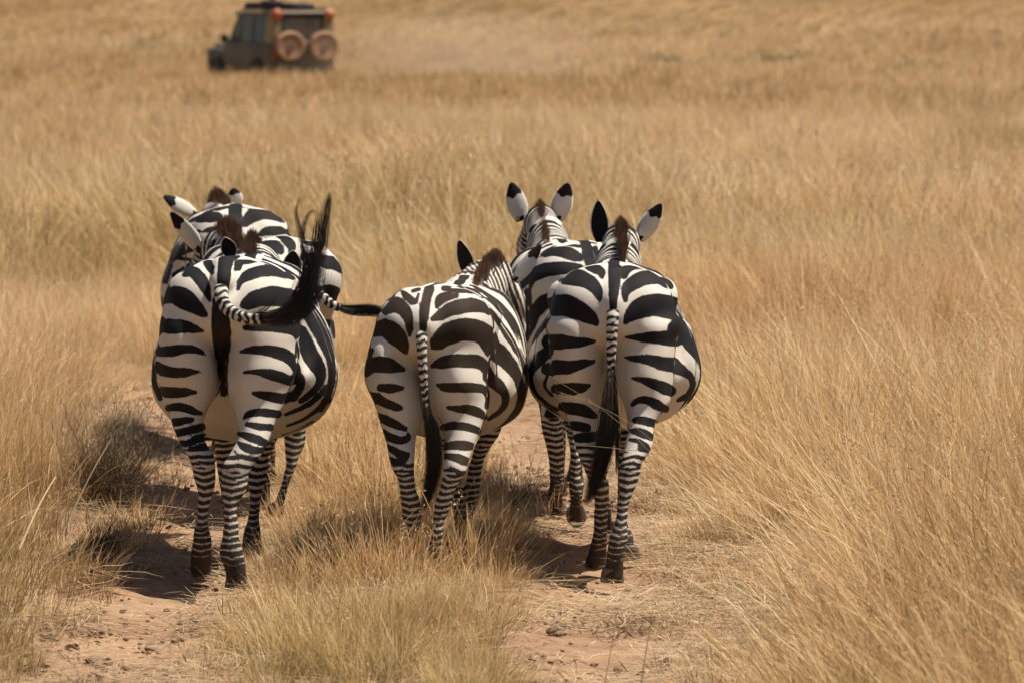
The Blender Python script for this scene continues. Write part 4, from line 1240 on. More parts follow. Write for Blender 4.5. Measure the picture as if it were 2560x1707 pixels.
    # road wheels
    for xc in (-.02, Wd - .22):
        for yc in (.88, 3.85):
            bm = bm_lathe([(.23, .0), (.37, -.005), (.40, .03), (.40, .21), (.37, .245), (.23, .24)], 'x', 36, (xc, yc, .40)); wv = bm_obj('wheel', bm, dark, root)
            bm = bm_lathe([(.0, .04), (.07, .03), (.09, .06), (.21, .05), (.235, .0), (.235, .24)], 'x', 24, (xc, yc, .40)); bm_obj('rim', bm, steel, wv)
    # roof rack with load
    bm = bmesh.new()
    for x in (.15, Wd - .18): bm_box(bm, x, x + .03, .3, 2.4, 2.27, 2.30, .008)
    for k in range(6): bm_box(bm, .15, Wd - .15, .34 + k * .4, .37 + k * .4, 2.235, 2.26, .006)
    bm_obj('roof_rack', bm, dark, root)
    bm = bmesh.new()
    for (x0, x1, y0, y1, h) in ((.2, .95, 1.35, 2.3, .13), (.25, .7, .75, 1.3, .17), (1.0, 1.6, 1.2, 2.1, .12), (.9, 1.5, .5, .95, .10)):
        bm_box(bm, x0, x1, y0, y1, 2.27, 2.27 + h * 1.5, .04)
    for v_ in bm.verts: v_.co.z += (random.random() - .5) * .02
    bm_obj('roof_load', bm, load, root)
    for sgn, x in ((-1, -.02), (1, Wd + .02)):
        bm = bmesh.new(); bm_box(bm, x + min(0, sgn * .22), x + max(0, sgn * .22), 2.86, 2.93, 1.34, 1.56, .03); bm_obj('door_mirror', bm, dark, root)
    for xc in (.32, Wd - .32):
        bm = bm_lathe([(.0, .03), (.06, .028), (.085, .0), (.085, -.05)], 'y', 20, (xc, Ln, .98)); bm_obj('headlight', bm, steel, root)
    for xc in (.06, Wd - .16):
        bm = bmesh.new(); bm_box(bm, xc, xc + .10, -.035, .0, .86, 1.10, .01); bm_obj('tail_light', bm, red, root)
    for y0 in (1.30, 2.24):
        bm = bmesh.new(); bm_box(bm, -.012, .004, y0 + .08, y0 + .22, 1.20, 1.24, .004); bm_obj('door_handle', bm, dark, root)
    for x0 in (-.03, Wd - .01):
        bm = bmesh.new(); bm_box(bm, x0, x0 + .04, .32, 3.2, .50, .58, .015); bm_obj('side_step', bm, dark, root)

    # passenger standing in the roof hatch, seen from behind
    shirt = simple_mat('dark_jacket', (0.02, 0.018, 0.022), .8, 0, .2, 8)
    hairm = simple_mat('black_hair', (0.012, 0.010, 0.009), .6, 0, .2, 20)
    vx = .012
    gx = np.arange(-.42, .42, vx); gy = np.arange(-.30, .36, vx); gz = np.arange(-.95, .42, vx)
    X, Y, Z = np.meshgrid(gx, gy, gz, indexing='ij')

    def cone(a, b, ra, rb, sy=1.0):
        a = np.array(a, float); b = np.array(b, float); ba = b - a
        t = np.clip(((X - a[0]) * ba[0] + (Y - a[1]) * ba[1] + (Z - a[2]) * ba[2]) / (ba @ ba), 0, 1)
        return np.sqrt((X - a[0] - t * ba[0]) ** 2 + ((Y - a[1] - t * ba[1]) * sy) ** 2 + (Z - a[2] - t * ba[2]) ** 2) - (ra + (rb - ra) * t)
    d = cone((0, 0, -.9), (0, 0, -.25), .15, .17, 1.35)
    d = smin(d, cone((-.15, 0, -.05), (.15, 0, -.05), .075, .075, 1.1), .08)
    d = smin(d, cone((0, 0, -.05), (0, .02, .12), .062, .055), .04)
    d = smin(d, cone((0, .02, .20), (0, .04, .15), .10, .088), .03)
    d = smin(d, cone((0, .13, .15), (0, .135, .13), .018, .02), .02)
    for s in (-1, 1):
        d = smin(d, cone((s * .19, 0, -.07), (s * .27, .05, -.32), .055, .045), .04)
        d = smin(d, cone((s * .27, .05, -.32), (s * .16, .24, -.30), .043, .032), .02)
        d = smin(d, cone((s * .16, .24, -.30), (s * .13, .30, -.30), .036, .03), .015)
        d = smin(d, cone((s * .10, .02, .17), (s * .108, .01, .15), .018, .015), .01)
    g = openvdb.FloatGrid(background=.3); g.copyFromArray(d.astype(np.float32))
    pts, tri, quads = g.convertToPolygons(isovalue=0.0, adaptivity=0.0)
    Vp = pts * vx + np.array([gx[0], gy[0], gz[0]])
    p = empty('person', (0, 0, 0))
    px_, py_ = .72, 1.55
    ca, sa = math.cos(th), math.sin(th)
    p.location = (-6.62 + px_ * ca - py_ * sa, 121 + px_ * sa + py_ * ca, root.location.z + 2.40)
    p.rotation_euler = (0, 0, th)
    tag(p, 'dark-clothed passenger standing up through the roof of the safari vehicle', 'person')
    mesh_from('figure', Vp, quads[:, ::-1], shirt, p)
    bm = bmesh.new(); bmesh.ops.create_uvsphere(bm, u_segments=20, v_segments=12, radius=.112)
    for v_ in bm.verts:
        v_.co = Vector((v_.co.x * .98, v_.co.y * 1.05 + .015, v_.co.z * 1.0 + .215))
    bmesh.ops.delete(bm, geom=[v_ for v_ in bm.verts if v_.co.z < .17 and v_.co.y > .02], context='VERTS')
    bm_obj('hair', bm, hairm, p)


build_vehicle()


def dust_cloud():
    """airborne dust thrown up behind the vehicle"""
    bm = bmesh.new()
    bmesh.ops.create_icosphere(bm, subdivisions=3, radius=1)
    for v_ in bm.verts:
        p = v_.co
        v_.co = Vector((p.x * 5.2, p.y * 3.2, max(p.z * 2.0, -.5)))
    m = bpy.data.materials.new('airborne_dust'); m.use_nodes = True
    t = m.node_tree
    t.nodes.remove(t.nodes['Principled BSDF'])
    pv = t.nodes.new('ShaderNodeVolumePrincipled')
    pv.inputs['Color'].default_value = (.86, .68, .50, 1)
    tc = t.nodes.new('ShaderNodeTexCoord'); mp = t.nodes.new('ShaderNodeMapping')
    mp.inputs['Scale'].default_value = (1 / 5.2, 1 / 3.2, 1 / 2.0)
    ln = t.nodes.new('ShaderNodeVectorMath'); ln.operation = 'LENGTH'
    mr = t.nodes.new('ShaderNodeMapRange'); mr.inputs[1].default_value = .95; mr.inputs[2].default_value = .1
    mr.inputs[3].default_value = 0; mr.inputs[4].default_value = .17
    t.links.new(tc.outputs['Object'], mp.inputs[0]); t.links.new(mp.outputs[0], ln.inputs[0])
    t.links.new(ln.outputs['Value'], mr.inputs[0]); t.links.new(mr.outputs[0], pv.inputs['Density'])
    t.links.new(pv.outputs[0], t.nodes['Material Output'].inputs['Volume'])
    o = bm_obj('dust_cloud', bm, m, None)
    o.location = (-1.2, 118.5, .65)
    tag(o, 'thin haze of dust hanging behind and right of the vehicle', kind='stuff')


dust_cloud()
# ------------------------------------------------------------------ grass
def grass_material(name, cols, green=(0.36, 0.37, 0.13), base=(0.15, 0.095, 0.05), gmul=1.0, trans=.30):
    a = NT(name)
    al = a.n('ShaderNodeAttribute', attribute_name='along')
    rn = a.n('ShaderNodeAttribute', attribute_name='rand')
    ti = a.n('ShaderNodeAttribute', attribute_name='tint'); ti.attribute_type = 'INSTANCER'
    gr = a.n('ShaderNodeAttribute', attribute_name='green'); gr.attribute_type = 'INSTANCER'
    f = a.math('ADD', a.math('MULTIPLY', rn.outputs['Fac'], .7), a.math('MULTIPLY', ti.outputs['Fac'], .5))
    col = a.ramp(f, [(i / (len(cols) - 1) * .8 + .1, c) for i, c in enumerate(cols)]).outputs[0]
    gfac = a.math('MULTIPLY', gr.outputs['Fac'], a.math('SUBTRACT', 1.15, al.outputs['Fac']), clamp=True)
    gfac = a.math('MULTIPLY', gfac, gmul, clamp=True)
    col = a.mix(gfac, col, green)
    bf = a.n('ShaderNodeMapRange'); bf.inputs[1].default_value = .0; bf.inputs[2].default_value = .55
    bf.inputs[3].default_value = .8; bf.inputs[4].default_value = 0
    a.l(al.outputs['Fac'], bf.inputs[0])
    col = a.mix(bf.outputs[0], col, base)  # darker roots, partly shade between the stems painted in
    a.l(col, a.b.inputs['Base Color'])
    a.b.inputs['Roughness'].default_value = .55
    a.b.inputs['Specular IOR Level'].default_value = .25
    tr = a.n('ShaderNodeBsdfTranslucent'); a.l(col, tr.inputs[0])
    mx = a.n('ShaderNodeMixShader'); mx.inputs[0].default_value = trans
    a.l(a.b.outputs[0], mx.inputs[1]); a.l(tr.outputs[0], mx.inputs[2])
    a.l(mx.outputs[0], a.out.inputs[0])
    return a.m


STRAW = [(0.29, 0.165, 0.07), (0.66, 0.42, 0.19), (0.89, 0.605, 0.305), (0.97, 0.765, 0.49)]
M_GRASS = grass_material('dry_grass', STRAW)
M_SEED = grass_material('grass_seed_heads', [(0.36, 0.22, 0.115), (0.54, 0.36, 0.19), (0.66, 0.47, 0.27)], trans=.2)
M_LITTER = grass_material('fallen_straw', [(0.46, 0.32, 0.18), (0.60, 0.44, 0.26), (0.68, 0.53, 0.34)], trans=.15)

bank = bpy.data.collections.new('grass_sources')
_variants = []


def ribbon(V, Fc, A, Rn, pts, w0, w1, side, rnd, flat=False):
    n = len(pts); b = len(V)
    for i, p in enumerate(pts):
        t = i / (n - 1)
        w_ = (w0 + (w1 - w0) * t) * .5
        if i == n - 1:
            V.append(p); A.append(t); Rn.append(rnd)
        else:
            V.append(p - side * w_); V.append(p + side * w_)
            A += [t, t]; Rn += [rnd, rnd]
    for i in range(n - 1):
        if i == n - 2: Fc.append((b + 2 * i, b + 2 * i + 1, b + 2 * i + 2))
        else: Fc.append((b + 2 * i, b + 2 * i + 1, b + 2 * i + 3, b + 2 * i + 2))


def make_tuft(nb, r, h, w0, droop=.5, splay=.35, seg=4, stalks=0, seedsz=.012, hvar=(.45, 1.0), seed=0, litter=False, stalk_h=1.25, nseed=10):
    g = np.random.default_rng(seed)
    V, Fc, A, Rn, MI = [], [], [], [], []
    for k in range(nb):
        an = g.uniform(0, 2 * math.pi); rr = r * math.sqrt(g.random())
        base = np.array([math.cos(an) * rr, math.sin(an) * rr, -.02])
        hh = h * g.uniform(*hvar)
        da = g.uniform(0, 2 * math.pi)
        dr = np.array([math.cos(da), math.sin(da), 0])
        out = np.array([math.cos(an), math.sin(an), 0]) * splay * g.uniform(.2, 1.2) * (.4 + rr / r) + dr * g.uniform(0, .18)
        sidea = g.uniform(0, 2 * math.pi)
        side = np.array([math.cos(sidea), math.sin(sidea), 0])
        if litter:
            base = np.array([g.uniform(-r, r), g.uniform(-r, r), g.uniform(.0, h)])
            L = g.uniform(.08, .32)
            cv = g.normal(0, .25)
            pts = []
            for i in range(4):
                t = i / 3
                q = base + dr * L * t + np.array([-dr[1], dr[0], 0]) * cv * L * t * t
                q[2] += g.uniform(-.1, .28) * h * 2 * math.sin(t * 3.14)
                pts.append(q)
            ribbon(V, Fc, A, Rn, pts, w0, w0 * .5, np.array([-dr[1], dr[0], g.uniform(-.3, .3)]), g.random())
            continue
        pts = []
        dd = droop * g.uniform(.1, 1.3)
        for i in range(seg + 1):
            t = i / seg
            q = base + out * hh * t + (out + dr * .25) * hh * dd * t * t
            q[2] = base[2] + hh * (t - .35 * dd * t * t * t)
            pts.append(q)
        ribbon(V, Fc, A, Rn, pts, w0 * g.uniform(.7, 1.3), w0 * .3, side, g.random())
    MI += [0] * len(Fc)
    for k in range(stalks):
        an = g.uniform(0, 2 * math.pi); rr = r * math.sqrt(g.random()) * .7
        base = np.array([math.cos(an) * rr, math.sin(an) * rr, -.02])
        hh = h * stalk_h * g.uniform(.8, 1.1)
        da = g.uniform(0, 2 * math.pi)
        dr = np.array([math.cos(da), math.sin(da), 0])
        lean = g.uniform(.05, .40)
        pts = [base + dr * hh * lean * (t + .6 * t * t) + np.array([0, 0, hh * (t - .10 * t * t)]) for t in (0, .3, .6, .85, 1)]
        sidea = g.uniform(0, 2 * math.pi); side = np.array([math.cos(sidea), math.sin(sidea), 0])
        nf = len(Fc)
        ribbon(V, Fc, A, Rn, pts, w0 * .6, w0 * .35, side, g.uniform(.5, 1))
        MI += [0] * (len(Fc) - nf)
        nf = len(Fc)
        tipd = pts[-1] - pts[-2]; tipd /= np.linalg.norm(tipd)
        for m in range(nseed):
            t = g.uniform(.80, 1.02)
            p = pts[-2] + (pts[-1] - pts[-2]) * ((t - .8) / .2)
            v = g.normal(0, 1, 3); v /= np.linalg.norm(v)
            d = tipd * .6 + v * .8; d /= np.linalg.norm(d)
            sd = np.cross(d, v + .1); sd /= np.linalg.norm(sd) + 1e-6
            L = seedsz * g.uniform(.8, 2.0)
            q0 = p + v * seedsz * .3
            b = len(V)
            V += [q0, q0 + d * L * .5 + sd * L * .22, q0 + d * L, q0 + d * L * .5 - sd * L * .22]
            A += [.9] * 4; Rn += [g.random()] * 4
            Fc.append((b, b + 1, b + 2, b + 3))
        MI += [1] * (len(Fc) - nf)
    me = bpy.data.meshes.new('tuft')
    me.from_pydata([tuple(q) for q in V], [], Fc)
    me.materials.append(M_LITTER if litter else M_GRASS); me.materials.append(M_SEED)
    me.polygons.foreach_set('material_index', MI)
    for nm, ar in (('along', A), ('rand', Rn)):
        at = me.attributes.new(nm, 'FLOAT', 'POINT'); at.data.foreach_set('value', np.array(ar, np.float32))
    me.update()
    o = bpy.data.objects.new('source_%02d' % len(_variants), me)
    bank.objects.link(o)
    _variants.append(o)
    return len(_variants) - 1


SHORT = [make_tuft(105, .14, .31, .0048, .5, .38, 4, 3, .008, (.3, 1.0), seed=10 + i, stalk_h=1.15, nseed=5) for i in range(5)]
TALL = [make_tuft(240, .34, .66, .0054, .75, .30, 4, 14, .0062, (.3, 1.0), seed=30 + i, nseed=5) for i in range(6)]
STALK = [make_tuft(110, .30, .68, .0046, .6, .35, 4, 26, .008, (.4, 1.0), seed=50 + i, nseed=10, stalk_h=1.2) for i in range(4)]
MID = [make_tuft(240, .62, .62, .0105, .7, .30, 3, 8, .016, (.35, 1.0), seed=70 + i, nseed=2) for i in range(5)]
FAR = [make_tuft(280, 1.25, .62, .026, .6, .25, 3, 0, .03, (.4, 1.0), seed=90 + i, nseed=3) for i in range(4)]
LITTER = [make_tuft(100, .30, .018, .0036, litter=True, seed=110 + i) for i in range(4)]
LOW = [make_tuft(70, .16, .13, .0034, .9, .6, 3, 0, seed=130 + i) for i in range(4)]


def make_clods(seed):
    g = np.random.default_rng(seed)
    V, Fc = [], []
    for k in range(14):
        c = np.array([g.uniform(-.3, .3), g.uniform(-.3, .3), 0]); s = g.uniform(.004, .014) * (2 if g.random() < .12 else 1)
        bm = bmesh.new(); bmesh.ops.create_icosphere(bm, subdivisions=1, radius=1)
        b = len(V)
        for v_ in bm.verts:
            q = np.array(v_.co) * s * g.uniform(.7, 1.25) * np.array([1.2, 1, .7]); V.append(tuple(q + c))
        Fc += [tuple(b + v_.index for v_ in f.verts) for f in bm.faces]
        bm.free()
    me = bpy.data.meshes.new('clods'); me.from_pydata(V, [], Fc); me.materials.append(M_CLOD); me.update()
    o = bpy.data.objects.new('source_%02d' % len(_variants), me); bank.objects.link(o); _variants.append(o)
    return len(_variants) - 1


M_CLOD = simple_mat('soil_clod', (0.22, 0.13, 0.08), .95, 0, .4, 18, (0.40, 0.26, 0.16), .5)
CLODS = [make_clods(150 + i) for i in range(3)]


def scatter_group():
    ng = bpy.data.node_groups.new('scatter', 'GeometryNodeTree')
    ng.interface.new_socket('Geometry', in_out='INPUT', socket_type='NodeSocketGeometry')
    ng.interface.new_socket('Geometry', in_out='OUTPUT', socket_type='NodeSocketGeometry')
    N = ng.nodes; L = ng.links
    gi = N.new('NodeGroupInput'); go = N.new('NodeGroupOutput')
    ci = N.new('GeometryNodeCollectionInfo'); ci.inputs['Collection'].default_value = bank
    ci.inputs['Separate Children'].default_value = True; ci.inputs['Reset Children'].default_value = True
    m2p = N.new('GeometryNodeMeshToPoints')
    iop = N.new('GeometryNodeInstanceOnPoints'); iop.inputs['Pick Instance'].default_value = True

    def attr(name, typ):
        a = N.new('GeometryNodeInputNamedAttribute'); a.data_type = typ; a.inputs[0].default_value = name
        return [o for o in a.outputs if o.enabled and o.name == 'Attribute'][0]
    L.new(gi.outputs[0], m2p.inputs[0]); L.new(m2p.outputs[0], iop.inputs['Points'])
    L.new(ci.outputs[0], iop.inputs['Instance'])
    L.new(attr('kindidx', 'INT'), iop.inputs['Instance Index'])
    L.new(attr('rot', 'FLOAT_VECTOR'), iop.inputs['Rotation'])
    L.new(attr('scl', 'FLOAT_VECTOR'), iop.inputs['Scale'])
    L.new(iop.outputs[0], go.inputs[0])
    return ng


NG = scatter_group()


def scatter(name, label, x, y, kinds, scl, leanx, leany, tint, green, zoff=0.0, sz=None):
    n = len(x)
    g = np.random.default_rng(n + 5)
    z = ground_z(x, y) + zoff
    sp = g.uniform(0, 2 * math.pi, n)
    b, a = leanx, -leany
    cb, sb, ca, sa, cs, ss = np.cos(b), np.sin(b), np.cos(a), np.sin(a), np.cos(sp), np.sin(sp)
    # M = Ry(b) Rx(a) Rz(sp)
    m00 = cb * cs + sb * sa * ss; m10 = ca * ss
    m20 = -sb * cs + cb * sa * ss; m21 = sb * ss + cb * sa * cs; m22 = cb * ca
    rot = np.stack([np.arctan2(m21, m22), -np.arcsin(np.clip(m20, -1, 1)), np.arctan2(m10, m00)], 1)
    me = bpy.data.meshes.new(name)
    me.vertices.add(n)
    me.vertices.foreach_set('co', np.stack([x, y, z], 1).ravel().astype(np.float32))
    def put(nm, typ, arr, key):
        at = me.attributes.new(nm, typ, 'POINT'); at.data.foreach_set(key, arr.ravel())
    put('kindidx', 'INT', kinds.astype(np.int32), 'value')
    put('rot', 'FLOAT_VECTOR', rot.astype(np.float32), 'vector')
    sz = scl if sz is None else sz
    put('scl', 'FLOAT_VECTOR', np.stack([scl, scl, sz], 1).astype(np.float32), 'vector')
    put('tint', 'FLOAT', tint.astype(np.float32), 'value')
    put('green', 'FLOAT', green.astype(np.float32), 'value')
    o = bpy.data.objects.new(name, me)
    link(o)
    md = o.modifiers.new('scatter', 'NODES'); md.node_group = NG
    tag(o, label, kind='stuff')
    return o


def field_points(y0, y1, dens, margin, seed):
    g = np.random.default_rng(seed)
    hw1 = .118 * y1 + margin
    n = int((y1 - y0) * 2 * hw1 * dens)
    x = g.uniform(-hw1, hw1, n); y = g.uniform(y0, y1, n)
    k = np.abs(x) < .118 * y + margin
    return x[k], y[k]


def looks(x, y, g):
    """colour variation over the savanna: tint 0 dark .. 1 pale, and greenness"""
    t = .25 + .9 * (vnoise(x, y * .5, .35, 3) - .5) + .6 * (vnoise(x, y, 1.7, 4) - .5) + .25 * g.random(len(x)) + .12
    gr = np.clip((vnoise(x, y * .6, .25, 8) - .58) * 2.4, 0, 1) * .6 + np.clip((vnoise(x, y, .9, 9) - .6) * 2, 0, 1) * .3
    return np.clip(t, 0, 1), np.clip(gr, 0, 1)


def wind(x, y, g, amt=1.0):
    m = x - path_mid(y)
    right = np.clip((m - .6) / 1.2, 0, 1)
    lx = -.10 - .42 * right * np.clip((45 - y) / 20, .45, 1) + np.where(m < -.9, .10, 0) * np.clip((24 - y) / 6, 0, 1)
    lx = lx + (vnoise(x, y, .8, 14) - .5) * .5 + g.normal(0, .10, len(x))
    ly = -.05 + (vnoise(x, y, .8, 15) - .5) * .4 + g.normal(0, .10, len(x))
    return lx * amt, ly * amt


def build_grass():
    g = np.random.default_rng(11)
    # near and middle field, tall grass both sides of the track
    x, y = field_points(10.5, 34, 8.5, 3.0, 1)
    d, m = rut_dist(x, y)
    am = np.abs(m)
    side = np.clip((am - np.where(m < 0, np.interp(y, [18, 22], [1.14, 1.38]), 1.26) - .25 * (vnoise(x, y, 1.1, 21) - .5)) / .55, 0, 1)
    left = m < 0
    patch = vnoise(x, y, .55, 22)
    side = np.maximum(side, np.clip((y - 26.5) / 3, 0, 1) * .75 * (am > -1))
    k = (side > .05) & (g.random(len(x)) < np.clip(side * 1.2, .3, 1))
    k &= ~((m > 1.1) & (m < 1.9) & (g.random(len(x)) < .35) & (y < 24))
    x1, y1, s1, l1, p1 = x[k], y[k], side[k], left[k], patch[k]
    n = len(x1)
    kinds = np.where(g.random(n) < .72, g.choice(TALL, n), np.where(g.random(n) < .6, g.choice(STALK, n), g.choice(SHORT, n)))
    sc_ = (.42 + .58 * s1) * (.75 + .5 * p1) * g.uniform(.8, 1.15, n)
    sc_ = np.where(l1, sc_ * .88, sc_)
    lx, ly = wind(x1, y1, g)
    t, gr = looks(x1, y1, g)
    gr = np.where(l1 & (y1 < 17.5), np.clip(gr + .45, 0, 1), gr)
    corner = np.clip((m[k] - 1.3) / 1.5, 0, 1) * np.clip((25 - y1) / 7, 0, 1)  # lens darkening of the lower right, painted into the grass colour
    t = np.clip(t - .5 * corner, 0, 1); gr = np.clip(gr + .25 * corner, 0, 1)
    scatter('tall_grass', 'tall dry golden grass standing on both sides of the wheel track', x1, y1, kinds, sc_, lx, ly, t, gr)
    # median strip between the ruts and the verge at the rut edges
    x, y = field_points(10.5, 34, 48, -.2, 2)
    d, m = rut_dist(x, y); am = np.abs(m)
    med = np.clip((.57 + .22 * (vnoise(x, y, 1.5, 25) - .5) - am) / .22, 0, 1)
    k = med > .05
    n = k.sum(); x1, y1, md = x[k], y[k], med[k]
    kinds = np.where(g.random(n) < .86, g.choice(SHORT, n), np.where(g.random(n) < .7, g.choice(STALK, n), g.choice(LOW, n)))
    sc_ = (.70 + .20 * np.clip((y1 - 16.6) / 1.5, 0, 1)) * (.45 + .55 * md) * (.25 + 1.4 * vnoise(x1, y1, 2.2, 26)) * g.uniform(.7, 1.15, n)
    sc_ = np.where(np.isin(kinds, STALK), sc_ * .5, sc_)
    lx = g.normal(0, .24, n) + (x1 - path_mid(y1)) * .35; ly = g.normal(-.05, .16, n)
    t, gr = looks(x1, y1, g)
    gr = np.clip(gr * .8 + np.clip((18.0 - y1) / 3, 0, 1) * .22 + .8 * np.clip(vnoise(x1, y1, 3.1, 61) - .6, 0, 1), 0, 1)
    t = np.clip(t + .1, 0, 1)
    scatter('median_grass', 'short dry grass strip growing between the two wheel ruts', x1, y1, kinds, sc_, lx, ly, t, gr)
    # low cropped verge grass and straw lying on the soil
    x, y = field_points(11, 34, 60, .0, 3)
    d, m = rut_dist(x, y); am = np.abs(m)
    k = (d > .20 + .16 * vnoise(x, y, 1.7, 27)) & (am < 1.75) & (g.random(len(x)) < .38)
    x1, y1 = x[k], y[k]; n = len(x1)
    t, gr = looks(x1, y1, g)
    scatter('verge_grass', 'thin trampled grass along the edges of the wheel ruts', x1, y1, g.choice(LOW, n), g.uniform(.5, 1.3, n), g.normal(0, .3, n), g.normal(0, .3, n), t, gr * .6)
    x, y = field_points(11, 34, 55, .0, 4)
    d, m = rut_dist(x, y); am = np.abs(m)
    pr = -.18 + .5 * np.clip((d - .12) / .3, 0, 1) + .5 * (vnoise(x, y, 1.4, 28) - .5)
    pr = pr + np.where((m < 0) & (y < 17.2), .28, 0)
    k = (am < 1.9) & (g.random(len(x)) < pr)
    x1, y1 = x[k], y[k]; n = len(x1)
    t, gr = looks(x1, y1, g)
    scatter('fallen_straw', 'loose straw lying on the dirt of the track', x1, y1, g.choice(LITTER, n), g.uniform(.7, 1.3, n), g.normal(0, .04, n), g.normal(0, .04, n), t, gr * 0, .004)
    x, y = field_points(12, 34, 7, .0, 9)
    d, m = rut_dist(x, y)
    k = (d < .5) & (g.random(len(x)) < .2 + vnoise(x, y, .8, 44))
    x1, y1 = x[k], y[k]; n = len(x1)
    scatter('soil_clods', 'small crumbs of earth and dung scattered over the wheel ruts', x1, y1, g.choice(CLODS, n), g.uniform(.7, 1.5, n), np.zeros(n), np.zeros(n), np.zeros(n), np.zeros(n), .002)
    # middle distance
    x, y = field_points(33, 78, 4.2, 6, 5)
    d, m = rut_dist(x, y)
    k = y > 0
    x, y, m = x[k], y[k], m[k]
    n = len(x)
    med = (np.abs(m) < .8) & (y < 52)
    sc_ = (.7 + .6 * vnoise(x, y, .3, 31)) * g.uniform(.8, 1.2, n) * np.where(med, .5, 1)
    lx, ly = wind(x, y, g, .9)
    t, gr = looks(x, y, g)
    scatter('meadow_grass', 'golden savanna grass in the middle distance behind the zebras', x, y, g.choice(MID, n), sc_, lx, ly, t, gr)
    # far field
    xs, ys = [], []
    for a_, b_, dn in ((76, 130, 1.5), (130, 220, .85), (220, 430, .5)):
        x, y = field_points(a_, b_, dn, 12, int(a_)); xs.append(x); ys.append(y)
    x = np.concatenate(xs); y = np.concatenate(ys); n = len(x)
    sc_ = (.75 + .5 * vnoise(x, y, .09, 33)) * g.uniform(.8, 1.2, n)
    sc_ = sc_ * np.clip((y / 150), .85, 1.35)
    t, gr = looks(x * .35, y * .12, g)
    gr = gr * .5
    t = np.clip(t * .7 + .25, 0, 1)
    # keep clear the space the vehicle fills
    th = R(25); qx, qy = x + 6.62, y - 121
    lx_, ly_ = qx * math.cos(th) + qy * math.sin(th), -qx * math.sin(th) + qy * math.cos(th)
    k = ~((lx_ > -.35) & (lx_ < 2.2) & (ly_ > -.6) & (ly_ < 5.1))
    x, y, sc_, t, gr = x[k], y[k], sc_[k], t[k], gr[k]; n = len(x)
    scatter('far_grass', 'wide plain of pale dry grass stretching away around the vehicle', x, y, g.choice(FAR, n), sc_, g.normal(-.12, .12, n), g.normal(0, .1, n), t, gr, sz=sc_ * np.clip(150 / y, .6, 1.0) * 1.0)


build_grass()


# ------------------------------------------------------------------ shrubs, long stems, stones
def twig_shrub(name, label, x, y, r, h, n, col, seed, cat='shrub', group=None, w=.0028, lean=(0, 0), elr=(.35, 1.3)):
    g = np.random.default_rng(seed)
    root = empty(name, (x, y, float(ground_z(np.array([x]), np.array([y]))[0]) - .02))
    tag(root, label, cat, group)
    m = simple_mat(name + '_twigs', col, .7, 0, .35, 9)
    leafm = simple_mat(name + '_leaves', tuple(c * f for c, f in zip(col, (1.05, 1.25, .9))), .6, 0, .35, 9)
    V, Fc, A, Rn = [], [], [], []
    LV, LF = [], []
    for k in range(n):
        a = g.uniform(0, 2 * math.pi); q = math.sqrt(g.random())
        base = np.array([math.cos(a), math.sin(a), 0]) * r * .35 * q
        el = g.uniform(*elr)
        d = np.array([math.cos(a) * math.cos(el), math.sin(a) * math.cos(el), math.sin(el)]) + g.normal(0, .18, 3) + np.array([lean[0], lean[1], 0])
        L = h * g.uniform(.5, 1.05) * (1 if el > .7 else r / h * 1.0)
        pts = [base]
        for i in range(5):
            d = d + g.normal(0, .16, 3); d[2] += -.03; d /= np.linalg.norm(d)
            p = pts[-1] + d * L / 5
            p[2] = max(p[2], .01)
            pts.append(p)
        sa = g.uniform(0, 6.28)
        ribbon(V, Fc, A, Rn, pts, w * 1.4, w * .5, np.array([math.cos(sa), math.sin(sa), .2]), g.random())
        for j in range(5):
            i = g.integers(1, 6); p0 = pts[i]
            dd = d + g.normal(0, .7, 3); dd /= np.linalg.norm(dd)
            q_ = [p0 + dd * L * .22 * t + g.normal(0, .004, 3) for t in (0, .35, .7, 1)]
            ribbon(V, Fc, A, Rn, q_, w * .8, w * .4, np.array([math.cos(sa), math.sin(sa), .2]), g.random())
            for s in range(1):
                c = q_[g.integers(1, 4)]; u_ = g.normal(0, 1, 3); u_ /= np.linalg.norm(u_); v_ = np.cross(u_, g.normal(0, 1, 3)); v_ /= np.linalg.norm(v_)
                sz = w * g.uniform(.9, 1.8); b = len(LV)
                LV += [c, c + u_ * sz + v_ * sz * .4, c + u_ * sz * 2, c + u_ * sz - v_ * sz * .4]; LF.append((b, b + 1, b + 2, b + 3))
    mesh_from('twigs', [tuple(q) for q in V], Fc, m, root)
    mesh_from('leaves', [tuple(q) for q in LV], LF, leafm, root)
    return root


def on_ground(u, v): p = G(u * 1.0885, v * 1.0885); return p[0], p[1]


